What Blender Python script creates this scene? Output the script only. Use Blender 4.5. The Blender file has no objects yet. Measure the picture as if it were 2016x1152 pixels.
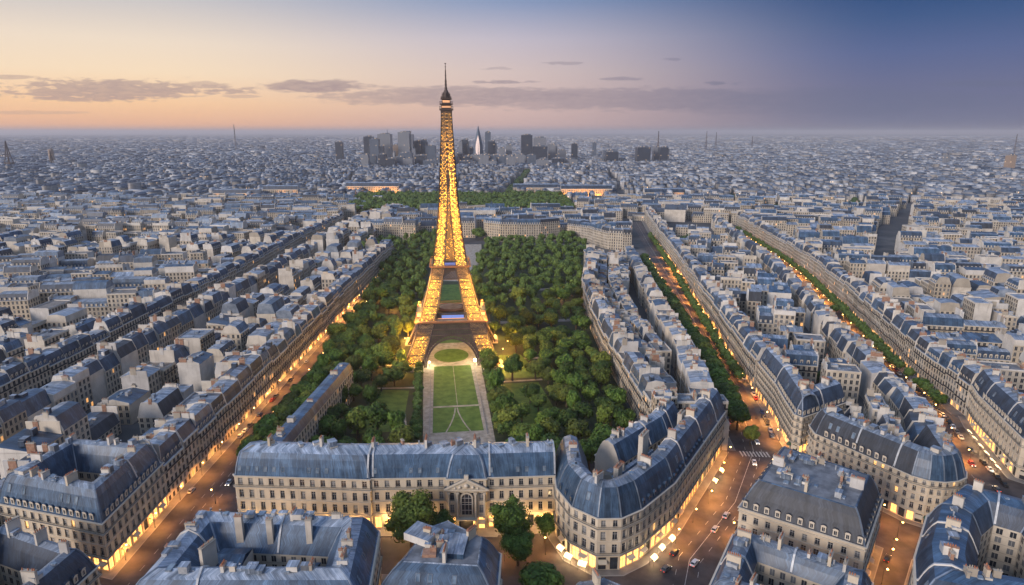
import bpy, bmesh, math, random
import numpy as np
from mathutils import Vector, Matrix

S = bpy.context.scene
COL = S.collection
R = math.radians

# ------------------------------------------------------------------ camera
CAM_H = 145.0
cam_d = bpy.data.cameras.new("camera")
cam = bpy.data.objects.new("camera", cam_d)
COL.objects.link(cam)
cam.location = (0, 0, CAM_H)
cam.rotation_euler = (R(90 - 14.0), 0, 0)
cam_d.sensor_width = 36.0
cam_d.lens = 36.0 * 1270.0 / 2016.0
cam_d.clip_start = 1.0
cam_d.clip_end = 200000.0
S.camera = cam

# ------------------------------------------------------------------ view / render settings
S.view_settings.view_transform = 'Standard'
S.view_settings.look = 'None'
S.view_settings.exposure = 0.0
S.view_settings.gamma = 1.0
S.cycles.max_bounces = 4
S.cycles.diffuse_bounces = 1
S.cycles.glossy_bounces = 2
S.cycles.transmission_bounces = 2
S.cycles.volume_bounces = 0
S.cycles.transparent_max_bounces = 4
S.cycles.sample_clamp_indirect = 4.0
S.cycles.caustics_reflective = False
S.cycles.caustics_refractive = False
S.cycles.use_denoising = True


def mth(nt, op, a, b=None, c=None, clamp=False):
    n = nt.nodes.new('ShaderNodeMath'); n.operation = op; n.use_clamp = clamp
    for i, x in enumerate((a, b, c)):
        if x is None: continue
        if isinstance(x, (int, float)): n.inputs[i].default_value = x
        else: nt.links.new(x, n.inputs[i])
    return n.outputs[0]


def sstep(nt, x, lo, hi):
    n = nt.nodes.new('ShaderNodeMapRange'); n.interpolation_type = 'SMOOTHSTEP'
    n.inputs[1].default_value = lo; n.inputs[2].default_value = hi
    n.inputs[3].default_value = 0; n.inputs[4].default_value = 1
    nt.links.new(x, n.inputs[0])
    return n.outputs[0]


def ramp(nt, fac, stops, interp='LINEAR'):
    n = nt.nodes.new('ShaderNodeValToRGB'); cr = n.color_ramp; cr.interpolation = interp
    while len(cr.elements) < len(stops): cr.elements.new(0.5)
    for e, (p, c) in zip(cr.elements, stops):
        e.position = p; e.color = (c[0], c[1], c[2], 1)
    nt.links.new(fac, n.inputs[0])
    return n.outputs[0]


def mixc(nt, fac, a, b, mode='MIX'):
    n = nt.nodes.new('ShaderNodeMix'); n.data_type = 'RGBA'; n.blend_type = mode
    for i, x in ((0, fac), (6, a), (7, b)):
        if isinstance(x, (int, float)): n.inputs[i].default_value = x
        elif isinstance(x, tuple): n.inputs[i].default_value = (*x[:3], 1)
        else: nt.links.new(x, n.inputs[i])
    return n.outputs[2]


def lin(r, g, b):
    f = lambda c: (c / 255 / 12.92) if c <= 10 else ((c / 255 + 0.055) / 1.055) ** 2.4
    return (f(r), f(g), f(b))


# ------------------------------------------------------------------ world: dusk sky
world = bpy.data.worlds.new("World"); S.world = world
world.use_nodes = True
wt = world.node_tree
for n in list(wt.nodes): wt.nodes.remove(n)
tc = wt.nodes.new('ShaderNodeTexCoord')
sep = wt.nodes.new('ShaderNodeSeparateXYZ'); wt.links.new(tc.outputs['Generated'], sep.inputs[0])
dx, dy, dz = sep.outputs
horiz = mth(wt, 'SQRT', mth(wt, 'ADD', mth(wt, 'MULTIPLY', dx, dx), mth(wt, 'MULTIPLY', dy, dy)))
tel = mth(wt, 'DIVIDE', dz, mth(wt, 'MAXIMUM', horiz, 0.001))       # tangent of elevation
az = mth(wt, 'ARCTAN2', dx, dy)                                     # 0 ahead, + to the east
elf = mth(wt, 'MULTIPLY', tel, 2.0, clamp=True)                     # 0..0.5 tan -> 0..1
Z_L = (0.41, 0.54, 0.80); Z_M = (0.39, 0.53, 0.82); Z_R = (0.35, 0.49, 0.82)
col_l = ramp(wt, elf, [(0.0, lin(196, 162, 152)), (0.018, lin(240, 184, 148)), (0.075, lin(251, 206, 162)), (0.15, lin(250, 224, 192)),
                       (0.23, lin(240, 222, 202)), (0.34, lin(200, 197, 200)), (0.50, lin(165, 175, 196)), (0.8, Z_L)])
col_m = ramp(wt, elf, [(0.0, lin(178, 158, 162)), (0.02, lin(208, 176, 170)), (0.09, lin(216, 188, 180)), (0.17, lin(214, 194, 190)),
                       (0.26, lin(196, 188, 200)), (0.36, lin(140, 156, 190)), (0.50, lin(120, 145, 186)), (0.8, Z_M)])
col_r = ramp(wt, elf, [(0.0, lin(118, 118, 140)), (0.03, lin(114, 117, 144)), (0.12, lin(108, 113, 146)), (0.2, lin(92, 106, 148)),
                       (0.28, lin(68, 93, 138)), (0.36, lin(42, 76, 126)), (0.55, lin(66, 98, 150)), (0.8, Z_R)])
sky = mixc(wt, sstep(wt, az, -0.52, 0.06), col_l, col_m)
sky = mixc(wt, sstep(wt, az, -0.06, 0.52), sky, col_r)
# the sky behind the camera and far round to the east: plain blue dusk
back = mth(wt, 'SUBTRACT', 1.0, sstep(wt, dy, -0.35, 0.45))
col_b = ramp(wt, elf, [(0.0, (0.72, 0.64, 0.61)), (0.35, (0.60, 0.60, 0.68)), (0.8, Z_M)])
side = mth(wt, 'SUBTRACT', 1.2, mth(wt, 'MULTIPLY', sstep(wt, dx, -0.5, 0.75), 0.85))
sd = wt.nodes.new('ShaderNodeCombineXYZ')
for k in range(3): wt.links.new(side, sd.inputs[k])
col_b = mixc(wt, 1.0, col_b, sd.outputs[0], 'MULTIPLY')
sky = mixc(wt, back, sky, col_b)
# clouds, as soft ellipses broken up by noise, in direction space (X across, Z up)
X = mth(wt, 'DIVIDE', dx, mth(wt, 'MAXIMUM', dy, 0.05)); Z = mth(wt, 'DIVIDE', dz, mth(wt, 'MAXIMUM', dy, 0.05))
cv = wt.nodes.new('ShaderNodeCombineXYZ')
wt.links.new(mth(wt, 'MULTIPLY', X, 9.0), cv.inputs[0]); wt.links.new(mth(wt, 'MULTIPLY', Z, 70.0), cv.inputs[1])
nz = wt.nodes.new('ShaderNodeTexNoise'); nz.inputs['Scale'].default_value = 1.0; nz.inputs['Detail'].default_value = 6
nz.inputs['Roughness'].default_value = 0.62
wt.links.new(cv.outputs[0], nz.inputs['Vector'])
noi = mth(wt, 'SUBTRACT', nz.outputs[0], 0.5)
cv2 = wt.nodes.new('ShaderNodeCombineXYZ')
wt.links.new(mth(wt, 'MULTIPLY', X, 45.0), cv2.inputs[0]); wt.links.new(mth(wt, 'MULTIPLY', Z, 190.0), cv2.inputs[1])
nz2 = wt.nodes.new('ShaderNodeTexNoise'); nz2.inputs['Scale'].default_value = 1.0; nz2.inputs['Detail'].default_value = 4
wt.links.new(cv2.outputs[0], nz2.inputs['Vector'])
noi = mth(wt, 'ADD', noi, mth(wt, 'MULTIPLY', mth(wt, 'SUBTRACT', nz2.outputs[0], 0.5), 0.85))


def pix_dir(px, py):
    v = (576 - py) / 1270.0; c, s = math.cos(R(14)), math.sin(R(14))
    k = c + v * s
    return (px - 1008) / 1270.0 / k, (-s + v * c) / k


cmask = None
for (px, py, hw, hh, op, nk) in ((215, 178, 260, 21, 0.75, 3.6), (20, 152, 46, 5, 0.5, 1.5), (618, 170, 112, 14, 0.8, 2.4), (395, 167, 60, 7, 0.5, 3.0),
                             (900, 190, 290, 20, 0.62, 2.2), (1250, 195, 420, 24, 0.5, 2.2), (1600, 200, 420, 30, 0.32, 1.8), (1960, 165, 160, 7, 0.5, 1.5),
                             (985, 135, 40, 3.0, 0.35, 6.0), (1108, 125, 44, 3.4, 0.42, 6.0), (1325, 117, 24, 2.8, 0.42, 5.0), (990, 162, 66, 3.6, 0.6, 4.5),
                             (1215, 155, 46, 4, 0.5, 5.0), (1420, 165, 46, 4, 0.6, 5.0), (470, 190, 46, 4, 0.4, 2.0), (60, 222, 120, 4, 0.3, 2.0), (880, 208, 60, 4, 0.35, 2.0)):
    x0, z0 = pix_dir(px, py); a = hw / 1330.0; b = hh / 1330.0
    ex = mth(wt, 'POWER', mth(wt, 'ABSOLUTE', mth(wt, 'DIVIDE', mth(wt, 'SUBTRACT', X, x0), a)), 2.0)
    ez = mth(wt, 'POWER', mth(wt, 'ABSOLUTE', mth(wt, 'DIVIDE', mth(wt, 'SUBTRACT', Z, z0), b)), 2.0)
    d = mth(wt, 'ADD', mth(wt, 'ADD', ex, ez), mth(wt, 'MULTIPLY', noi, nk))
    m = mth(wt, 'MULTIPLY', mth(wt, 'SUBTRACT', 1.0, sstep(wt, d, 0.35, 1.15)), op)
    cmask = m if cmask is None else mth(wt, 'MAXIMUM', cmask, m)
cmask = mth(wt, 'MULTIPLY', cmask, sstep(wt, dy, 0.1, 0.3))
cmask = mth(wt, 'MULTIPLY', cmask, mth(wt, 'ADD', 0.82, mth(wt, 'MULTIPLY', sstep(wt, nz2.outputs[0], 0.35, 0.62), 0.2)))
ccol = mixc(wt, sstep(wt, az, -0.5, 0.5), lin(168, 146, 148), lin(106, 112, 138))
sky = mixc(wt, cmask, sky, ccol)
# a little of the physical sky keeps the overhead light plausible
nish = wt.nodes.new('ShaderNodeTexSky'); nish.sky_type = 'NISHITA'; nish.sun_disc = False
nish.sun_elevation = R(3.0); nish.sun_rotation = R(-62.0); nish.altitude = 100
bgA = wt.nodes.new('ShaderNodeBackground'); bgA.inputs[1].default_value = 1.0
wt.links.new(sky, bgA.inputs[0])
bgB = wt.nodes.new('ShaderNodeBackground'); bgB.inputs[1].default_value = 0.05
wt.links.new(nish.outputs[0], bgB.inputs[0])
adds = wt.nodes.new('ShaderNodeAddShader')
wt.links.new(bgA.outputs[0], adds.inputs[0]); wt.links.new(bgB.outputs[0], adds.inputs[1])
wo = wt.nodes.new('ShaderNodeOutputWorld')
wt.links.new(bgA.outputs[0], wo.inputs[0])

# ------------------------------------------------------------------ sun: the last soft glow from the north-west
sun_d = bpy.data.lights.new("sun", 'SUN'); sun_d.energy = 3.1; sun_d.angle = R(18); sun_d.color = (1.0, 0.85, 0.74)
sun = bpy.data.objects.new("sun", sun_d); COL.objects.link(sun)
sun.rotation_euler = Vector((0.64, 0.62, -0.33)).to_track_quat('-Z', 'Y').to_euler()


# ------------------------------------------------------------------ object helpers
def tag(o, label=None, cat=None, group=None, kind=None):
    if label: o['label'] = label
    if cat: o['category'] = cat
    if group: o['group'] = group
    if kind: o['kind'] = kind
    return o


def empty(name, loc, rz=0.0):
    o = bpy.data.objects.new(name, None); COL.objects.link(o)
    o.location = loc; o.rotation_euler = (0, 0, rz); o.empty_display_size = 0.5
    return o


def inst(name, mesh, parent, mat4):
    o = bpy.data.objects.new(name, mesh); COL.objects.link(o)
    if parent is not None:
        o.parent = parent
    o.matrix_basis = mat4
    return o


def copy_tree(o, parent=None):
    c = o.copy(); COL.objects.link(c)
    if parent is not None: c.parent = parent
    for ch in o.children: copy_tree(ch, c)
    return c


MATS = {}


class MB:
    def __init__(s, origin=(0, 0, 0)):
        s.v = []; s.f = []; s.m = []; s.uv = []; s.r = []; s.rnd = 0.0; s.o = origin

    def face(s, pts, mat, uvs=None):
        i = len(s.v); s.v.extend(pts); n = len(pts)
        s.f.append(tuple(range(i, i + n))); s.m.append(mat); s.r.append(s.rnd)
        s.uv.append(uvs if uvs else ((0.0, 0.0),) * n)

    def wallq(s, a, b, z0, z1, mat, u0=0.0, u1=None, v0=0.0, v1=None):
        L = math.hypot(b[0] - a[0], b[1] - a[1])
        u1 = u0 + L if u1 is None else u1
        v1 = v0 + (z1 - z0) if v1 is None else v1
        s.face([(a[0], a[1], z0), (b[0], b[1], z0), (b[0], b[1], z1), (a[0], a[1], z1)], mat, ((u0, v0), (u1, v0), (u1, v1), (u0, v1)))

    def box(s, c, d, rz=0.0, mat='stone', top=None, bottom=False, uvm=True):
        hx, hy = d[0] / 2, d[1] / 2; z0, z1 = c[2], c[2] + d[2]
        ca, sa = math.cos(rz), math.sin(rz)
        P = [(c[0] + x * ca - y * sa, c[1] + x * sa + y * ca) for x, y in ((-hx, -hy), (hx, -hy), (hx, hy), (-hx, hy))]
        for k in range(4): s.wallq(P[k], P[(k + 1) % 4], z0, z1, mat)
        s.face([(x, y, z1) for x, y in P], top or mat, ((0, 0), (d[0], 0), (d[0], d[1]), (0, d[1])))
        if bottom: s.face([(x, y, z0) for x, y in reversed(P)], mat)

    def poly(s, pts, z, mat):
        s.face([(x, y, z) for x, y in pts], mat, tuple((x, y) for x, y in pts))

    def beam(s, p, q, t, mat, t2=None):
        p = Vector(p); q = Vector(q); d = q - p
        if d.length < 1e-6: return
        d.normalize()
        a = d.cross(Vector((0, 0, 1)))
        if a.length < 1e-3: a = d.cross(Vector((1, 0, 0)))
        a.normalize(); b = d.cross(a)
        a *= t / 2; b *= (t2 or t) / 2
        A = [p - a - b, p + a - b, p + a + b, p - a + b]; B = [q - a - b, q + a - b, q + a + b, q - a + b]
        for k in range(4):
            j = (k + 1) % 4
            s.face([tuple(A[k]), tuple(B[k]), tuple(B[j]), tuple(A[j])], mat)

    def cyl(s, c, r, h, mat, n=8, r2=None, top=None):
        r2 = r if r2 is None else r2
        A = [(c[0] + r * math.cos(2 * math.pi * k / n), c[1] + r * math.sin(2 * math.pi * k / n), c[2]) for k in range(n)]
        B = [(c[0] + r2 * math.cos(2 * math.pi * k / n), c[1] + r2 * math.sin(2 * math.pi * k / n), c[2] + h) for k in range(n)]
        for k in range(n):
            j = (k + 1) % n
            s.face([A[k], A[j], B[j], B[k]], mat)
        s.face(B, top or mat)

    def ball(s, c, r, mat, nu=8, nv=5, sz=1.0):
        P = lambda i, j: (c[0] + r * math.sin(math.pi * j / nv) * math.cos(2 * math.pi * i / nu), c[1] + r * math.sin(math.pi * j / nv) * math.sin(2 * math.pi * i / nu), c[2] - r * sz * math.cos(math.pi * j / nv))
        for j in range(nv):
            for i in range(nu):
                q = [P(i, j), P(i + 1, j), P(i + 1, j + 1), P(i, j + 1)]
                if j == 0: q = [q[0], q[2], q[3]]
                elif j == nv - 1: q = [q[0], q[1], q[2]]
                s.face(q, mat)

    def add(s, o):
        i = len(s.v); s.v.extend(o.v); s.f.extend(tuple(k + i for k in f) for f in o.f)
        s.m.extend(o.m); s.uv.extend(o.uv); s.r.extend(o.r)

    def mesh(s, name):
        me = bpy.data.meshes.new(name)
        o = s.o
        v = s.v if o == (0, 0, 0) else [(x - o[0], y - o[1], z - o[2]) for x, y, z in s.v]
        me.from_pydata(v, [], s.f)
        names = sorted(set(s.m)); idx = {n: i for i, n in enumerate(names)}
        for n in names: me.materials.append(MATS[n])
        me.polygons.foreach_set('material_index', [idx[n] for n in s.m])
        uvl = me.uv_layers.new(name='UVMap')
        uvl.data.foreach_set('uv', [c for f in s.uv for p in f for c in p])
        at = me.attributes.new('rnd', 'FLOAT', 'FACE'); at.data.foreach_set('value', s.r)
        me.update()
        return me

    def build(s, name, parent=None, loc=None):
        ob = bpy.data.objects.new(name, s.mesh(name)); COL.objects.link(ob)
        if parent is not None: ob.parent = parent
        if loc is not None: ob.location = loc
        return ob


# ------------------------------------------------------------------ materials
def newmat(name, rough=0.8, metal=0.0, spec=0.3):
    m = bpy.data.materials.new(name); m.use_nodes = True
    nt = m.node_tree; b = nt.nodes['Principled BSDF']
    b.inputs['Roughness'].default_value = rough; b.inputs['Metallic'].default_value = metal
    b.inputs['Specular IOR Level'].default_value = spec
    MATS[name] = m
    return m, nt, b


def noise(nt, vec, scale, detail=3, rough=0.55):
    n = nt.nodes.new('ShaderNodeTexNoise'); n.inputs['Scale'].default_value = scale
    n.inputs['Detail'].default_value = detail; n.inputs['Roughness'].default_value = rough
    if vec is not None: nt.links.new(vec, n.inputs['Vector'])
    return n.outputs[0]


def obvec(nt, gen='Object'):
    return nt.nodes.new('ShaderNodeTexCoord').outputs[gen]


def posvec(nt):
    return nt.nodes.new('ShaderNodeNewGeometry').outputs['Position']


def attr(nt, name='rnd'):
    a = nt.nodes.new('ShaderNodeAttribute'); a.attribute_name = name
    return a.outputs['Fac']


def vscale(nt, vec, s):
    n = nt.nodes.new('ShaderNodeVectorMath'); n.operation = 'MULTIPLY'
    nt.links.new(vec, n.inputs[0]); n.inputs[1].default_value = s
    return n.outputs[0]


def simple(name, c1, c2=None, scale=1.0, rough=0.8, metal=0.0, spec=0.3, stretch=(1, 1, 1), detail=4):
    m, nt, b = newmat(name, rough, metal, spec)
    if c2 is None: b.inputs['Base Color'].default_value = (*c1, 1)
    else:
        f = noise(nt, vscale(nt, posvec(nt), stretch), scale, detail)
        f = sstep(nt, f, 0.3, 0.7)
        nt.links.new(mixc(nt, f, c1, c2), b.inputs['Base Color'])
    return m


def emit(name, col, strength, sampling='AUTO'):
    m, nt, b = newmat(name, 0.5)
    b.inputs['Base Color'].default_value = (0.8 * col[0], 0.8 * col[1], 0.8 * col[2], 1)
    b.inputs['Emission Color'].default_value = (*col, 1); b.inputs['Emission Strength'].default_value = strength
    m.cycles.emission_sampling = sampling
    return m


def roofmat(name, ca, cb, rough, metal, seam=0.65, seamdark=0.75, spec=0.5):
    """standing-seam zinc / slate: streaks down the slope, seams every SEAM metres, big weathered patches, tone per house"""
    m, nt, b = newmat(name, rough, metal, spec)
    uv = nt.nodes.new('ShaderNodeUVMap').outputs[0]
    sp = nt.nodes.new('ShaderNodeSeparateXYZ'); nt.links.new(uv, sp.inputs[0])
    u, v = sp.outputs[0], sp.outputs[1]
    streak = noise(nt, vscale(nt, uv, (1.6, 0.14, 1)), 1.0, 4)
    patch = noise(nt, posvec(nt), 0.22, 4, 0.6)
    f = sstep(nt, mth(nt, 'ADD', mth(nt, 'MULTIPLY', streak, 0.55), mth(nt, 'MULTIPLY', patch, 0.45)), 0.36, 0.66)
    c = mixc(nt, f, ca, cb)
    # sheets: each strip between two seams has its own slight tone
    cell = mth(nt, 'FLOOR', mth(nt, 'DIVIDE', u, seam)); row = mth(nt, 'FLOOR', mth(nt, 'DIVIDE', v, 2.4))
    wn = nt.nodes.new('ShaderNodeTexWhiteNoise'); wn.noise_dimensions = '2D'
    cx = nt.nodes.new('ShaderNodeCombineXYZ'); nt.links.new(cell, cx.inputs[0]); nt.links.new(row, cx.inputs[1]); nt.links.new(cx.outputs[0], wn.inputs['Vector'])
    tone = mth(nt, 'ADD', 0.84, mth(nt, 'MULTIPLY', wn.outputs['Value'], 0.32))
    fr = mth(nt, 'FRACT', mth(nt, 'DIVIDE', u, seam))
    sm = mth(nt, 'LESS_THAN', fr, 0.14)
    tone = mth(nt, 'MULTIPLY', tone, mth(nt, 'SUBTRACT', 1.0, mth(nt, 'MULTIPLY', sm, 1 - seamdark)))
    wn2 = nt.nodes.new('ShaderNodeTexWhiteNoise'); wn2.noise_dimensions = '1D'
    nt.links.new(mth(nt, 'FLOOR', mth(nt, 'DIVIDE', u, seam * 3.3)), wn2.inputs['W'])
    tone = mth(nt, 'MULTIPLY', tone, mth(nt, 'ADD', 0.7, mth(nt, 'MULTIPLY', wn2.outputs['Value'], 0.6)))
    tone = mth(nt, 'MULTIPLY', tone, mth(nt, 'ADD', 0.78, mth(nt, 'MULTIPLY', attr(nt), 0.44)))
    cc = nt.nodes.new('ShaderNodeCombineXYZ')
    for k in range(3): nt.links.new(tone, cc.inputs[k])
    nt.links.new(mixc(nt, 1.0, c, cc.outputs[0], 'MULTIPLY'), b.inputs['Base Color'])
    bp = nt.nodes.new('ShaderNodeBump'); bp.inputs['Strength'].default_value = 0.35; bp.inputs['Distance'].default_value = 0.06
    nt.links.new(sm, bp.inputs['Height']); nt.links.new(bp.outputs[0], b.inputs['Normal'])
    return m


roofmat('zinc', (0.11, 0.15, 0.205), (0.36, 0.41, 0.48), 0.42, 0.15)
roofmat('slate', (0.018, 0.031, 0.056), (0.048, 0.076, 0.122), 0.5, 0.0, seam=0.9, seamdark=0.85)
roofmat('slate_grey', (0.024, 0.031, 0.044), (0.046, 0.056, 0.075), 0.55, 0.0, seam=0.5, seamdark=0.93)
roofmat('blue_zinc', (0.022, 0.05, 0.095), (0.07, 0.13, 0.215), 0.42, 0.1, seam=0.8)


def wallmat(name, ca, cb, dirt=0.5, tint=True):
    m, nt, b = newmat(name, 0.85, 0, 0.25)
    p = posvec(nt)
    f = sstep(nt, noise(nt, p, 0.16, 4), 0.3, 0.7)
    c = mixc(nt, f, ca, cb)
    if tint:
        r = attr(nt)
        c2 = ramp(nt, r, [(0.0, (0.86, 0.80, 0.72)), (0.25, (1, 0.97, 0.92)), (0.45, (0.78, 0.77, 0.77)), (0.6, (1.05, 1.03, 1.0)), (0.8, (0.94, 0.85, 0.72)), (1.0, (1.12, 1.12, 1.12))])
        c = mixc(nt, 1.0, c, c2, 'MULTIPLY')
    # rain streaks running down
    st = sstep(nt, noise(nt, vscale(nt, p, (0.9, 0.9, 0.06)), 1.0, 4, 0.65), 0.52, 0.78)
    c = mixc(nt, mth(nt, 'MULTIPLY', st, dirt), c, (0.20, 0.185, 0.17))
    nt.links.new(c, b.inputs['Base Color'])
    return nt, b


wallmat('stone', (0.50, 0.425, 0.32), (0.60, 0.52, 0.405), 0.35, tint=False)
wallmat('stone_dark', (0.33, 0.29, 0.235), (0.42, 0.37, 0.30), 0.4, tint=False)
wallmat('plaster', (0.52, 0.505, 0.475), (0.68, 0.665, 0.635), 0.45)


def facademat(name, lit, base=((0.44, 0.395, 0.325), (0.57, 0.515, 0.43)), litp=0.975):
    """house front for houses too far off for modelled windows: UV is (bays, storeys)"""
    m, nt, b = newmat(name, 0.8, 0, 0.3)
    uv = nt.nodes.new('ShaderNodeUVMap').outputs[0]
    sp = nt.nodes.new('ShaderNodeSeparateXYZ'); nt.links.new(uv, sp.inputs[0])
    u, v = sp.outputs[0], sp.outputs[1]
    fu, fv = mth(nt, 'FRACT', u), mth(nt, 'FRACT', v)
    inx = mth(nt, 'LESS_THAN', mth(nt, 'ABSOLUTE', mth(nt, 'SUBTRACT', fu, 0.5)), 0.235)
    inz = mth(nt, 'LESS_THAN', mth(nt, 'ABSOLUTE', mth(nt, 'SUBTRACT', fv, 0.47)), 0.33)
    win = mth(nt, 'MULTIPLY', inx, inz)
    mull = mth(nt, 'LESS_THAN', mth(nt, 'ABSOLUTE', mth(nt, 'SUBTRACT', fu, 0.5)), 0.025)
    wn = nt.nodes.new('ShaderNodeTexWhiteNoise'); wn.noise_dimensions = '3D'
    cx = nt.nodes.new('ShaderNodeCombineXYZ')
    nt.links.new(mth(nt, 'FLOOR', u), cx.inputs[0]); nt.links.new(mth(nt, 'FLOOR', v), cx.inputs[1]); nt.links.new(attr(nt), cx.inputs[2])
    nt.links.new(cx.outputs[0], wn.inputs['Vector'])
    w = wn.outputs['Value']
    p = posvec(nt)
    c = mixc(nt, sstep(nt, noise(nt, p, 0.16, 4), 0.3, 0.7), base[0], base[1])
    r = attr(nt)
    c2 = ramp(nt, r, [(0.0, (0.80, 0.75, 0.68)), (0.3, (1, 0.97, 0.92)), (0.5, (0.82, 0.80, 0.78)), (0.7, (1.1, 1.08, 1.05)), (1.0, (0.95, 0.87, 0.76))])
    c = mixc(nt, 1.0, c, c2, 'MULTIPLY')
    line = mth(nt, 'LESS_THAN', fv, 0.055)
    c = mixc(nt, mth(nt, 'MULTIPLY', line, 0.5), c, (0.12, 0.11, 0.10))
    glass = mixc(nt, sstep(nt, w, 0.55, 0.9), (0.022, 0.027, 0.036), (0.15, 0.16, 0.17))
    glass = mixc(nt, mth(nt, 'MULTIPLY', mull, 0.6), glass, (0.45, 0.43, 0.40))
    c = mixc(nt, win, c, glass)
    nt.links.new(c, b.inputs['Base Color'])
    nt.links.new(mth(nt, 'SUBTRACT', 0.8, mth(nt, 'MULTIPLY', win, 0.55)), b.inputs['Roughness'])
    on = mth(nt, 'MULTIPLY', win, mth(nt, 'GREATER_THAN', w, litp))
    if lit:
        # ground floor: lit shop fronts
        g = mth(nt, 'LESS_THAN', v, 1.0)
        sx = mth(nt, 'LESS_THAN', mth(nt, 'ABSOLUTE', mth(nt, 'SUBTRACT', fu, 0.5)), 0.36)
        sz = mth(nt, 'LESS_THAN', mth(nt, 'ABSOLUTE', mth(nt, 'SUBTRACT', fv, 0.45)), 0.36)
        sh = mth(nt, 'MULTIPLY', mth(nt, 'MULTIPLY', g, mth(nt, 'MULTIPLY', sx, sz)), mth(nt, 'GREATER_THAN', w, 0.52))
        on = mth(nt, 'MAXIMUM', on, mth(nt, 'MULTIPLY', sh, 1.6))
    b.inputs['Emission Color'].default_value = (1.0, 0.47, 0.13, 1)
    nt.links.new(mth(nt, 'MULTIPLY', on, mth(nt, 'ADD', 0.25, mth(nt, 'MULTIPLY', mth(nt, 'FRACT', mth(nt, 'MULTIPLY', w, 37.0)), 1.1))), b.inputs['Emission Strength'])
    m.cycles.emission_sampling = 'NONE'
    return m


facademat('facade', False)
facademat('facade_shop', True, litp=0.985)
simple('cornice', (0.50, 0.44, 0.35), (0.58, 0.52, 0.43), 0.3)
simple('rail', (0.03, 0.03, 0.035), rough=0.5)
simple('frame', (0.55, 0.53, 0.50), rough=0.6)
simple('glass', (0.02, 0.026, 0.036), (0.045, 0.052, 0.065), 0.35, rough=0.12, spec=0.6)
simple('glass_pale', (0.16, 0.17, 0.18), (0.28, 0.28, 0.27), 0.4, rough=0.25, spec=0.5)
simple('skylight', (0.06, 0.10, 0.15), (0.22, 0.29, 0.36), 0.3, rough=0.12, spec=0.7)
emit('glass_lit', (1.0, 0.55, 0.18), 1.5)
emit('shop_lit', (1.0, 0.48, 0.13), 2.6)
simple('pot', (0.34, 0.13, 0.07), (0.46, 0.20, 0.11), 1.2)
simple('brick', (0.27, 0.15, 0.10), (0.38, 0.23, 0.16), 0.9)
simple('tar', (0.10, 0.11, 0.125), (0.22, 0.235, 0.26), 0.25, rough=0.85)
simple('metal_box', (0.34, 0.36, 0.38), (0.50, 0.52, 0.54), 0.6, rough=0.5, metal=0.2)
simple('awning', (0.24, 0.05, 0.03), rough=0.8)
simple('awning_cream', (0.55, 0.48, 0.36), rough=0.8)
simple('awning_green', (0.04, 0.10, 0.06), rough=0.8)
simple('asphalt', (0.045, 0.036, 0.035), (0.10, 0.08, 0.074), 0.16, rough=0.7, detail=8)
simple('paving', (0.16, 0.145, 0.13), (0.23, 0.21, 0.19), 0.25, rough=0.8)
simple('kerb', (0.28, 0.26, 0.24), rough=0.8)
simple('marking', (0.62, 0.60, 0.56), (0.34, 0.33, 0.31), 0.8)
simple('gravel', (0.24, 0.21, 0.17), (0.42, 0.37, 0.31), 0.3, detail=8)
simple('grass', (0.045, 0.10, 0.012), (0.105, 0.18, 0.03), 0.22, detail=9)
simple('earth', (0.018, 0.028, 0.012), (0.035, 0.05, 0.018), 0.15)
simple('bark', (0.07, 0.05, 0.035), (0.12, 0.09, 0.06), 2.0)
simple('car_glass', (0.015, 0.018, 0.022), rough=0.08, spec=0.7)
simple('rubber', (0.02, 0.02, 0.02))
simple('chrome', (0.5, 0.5, 0.52), rough=0.25, metal=0.8)
emit('headlight', (1.0, 0.86, 0.66), 9.0, 'NONE')
emit('taillight', (1.0, 0.06, 0.02), 3.0, 'NONE')
emit('lampglow', (1.0, 0.55, 0.16), 16.0, 'NONE')
simple('pole', (0.03, 0.035, 0.03), rough=0.5)
m, nt, b = newmat('car_paint', 0.28, 0.1, 0.5)
oi = nt.nodes.new('ShaderNodeObjectInfo'); nt.links.new(oi.outputs['Color'], b.inputs['Base Color'])


def leafmat(name, ca, cb, cc):
    m, nt, b = newmat(name, 0.65, 0, 0.25)
    p = obvec(nt)
    f = sstep(nt, noise(nt, p, 2.2, 3), 0.34, 0.66)
    c = mixc(nt, f, ca, cb)
    oi = nt.nodes.new('ShaderNodeObjectInfo')
    c = mixc(nt, mth(nt, 'MULTIPLY', sstep(nt, oi.outputs['Random'], 0.35, 1.0), 0.85), c, cc)
    dk = mth(nt, 'ADD', 0.55, mth(nt, 'MULTIPLY', mth(nt, 'FRACT', mth(nt, 'MULTIPLY', oi.outputs['Random'], 7.3)), 0.75))
    g = nt.nodes.new('ShaderNodeNewGeometry')
    rr = mth(nt, 'MULTIPLY', dk, mth(nt, 'ADD', 0.65, mth(nt, 'MULTIPLY', g.outputs['Random Per Island'], 0.7)))
    q = nt.nodes.new('ShaderNodeCombineXYZ')
    for k in range(3): nt.links.new(rr, q.inputs[k])
    nt.links.new(mixc(nt, 1.0, c, q.outputs[0], 'MULTIPLY'), b.inputs['Base Color'])
    b.inputs['Subsurface Weight'].default_value = 0.0


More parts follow.
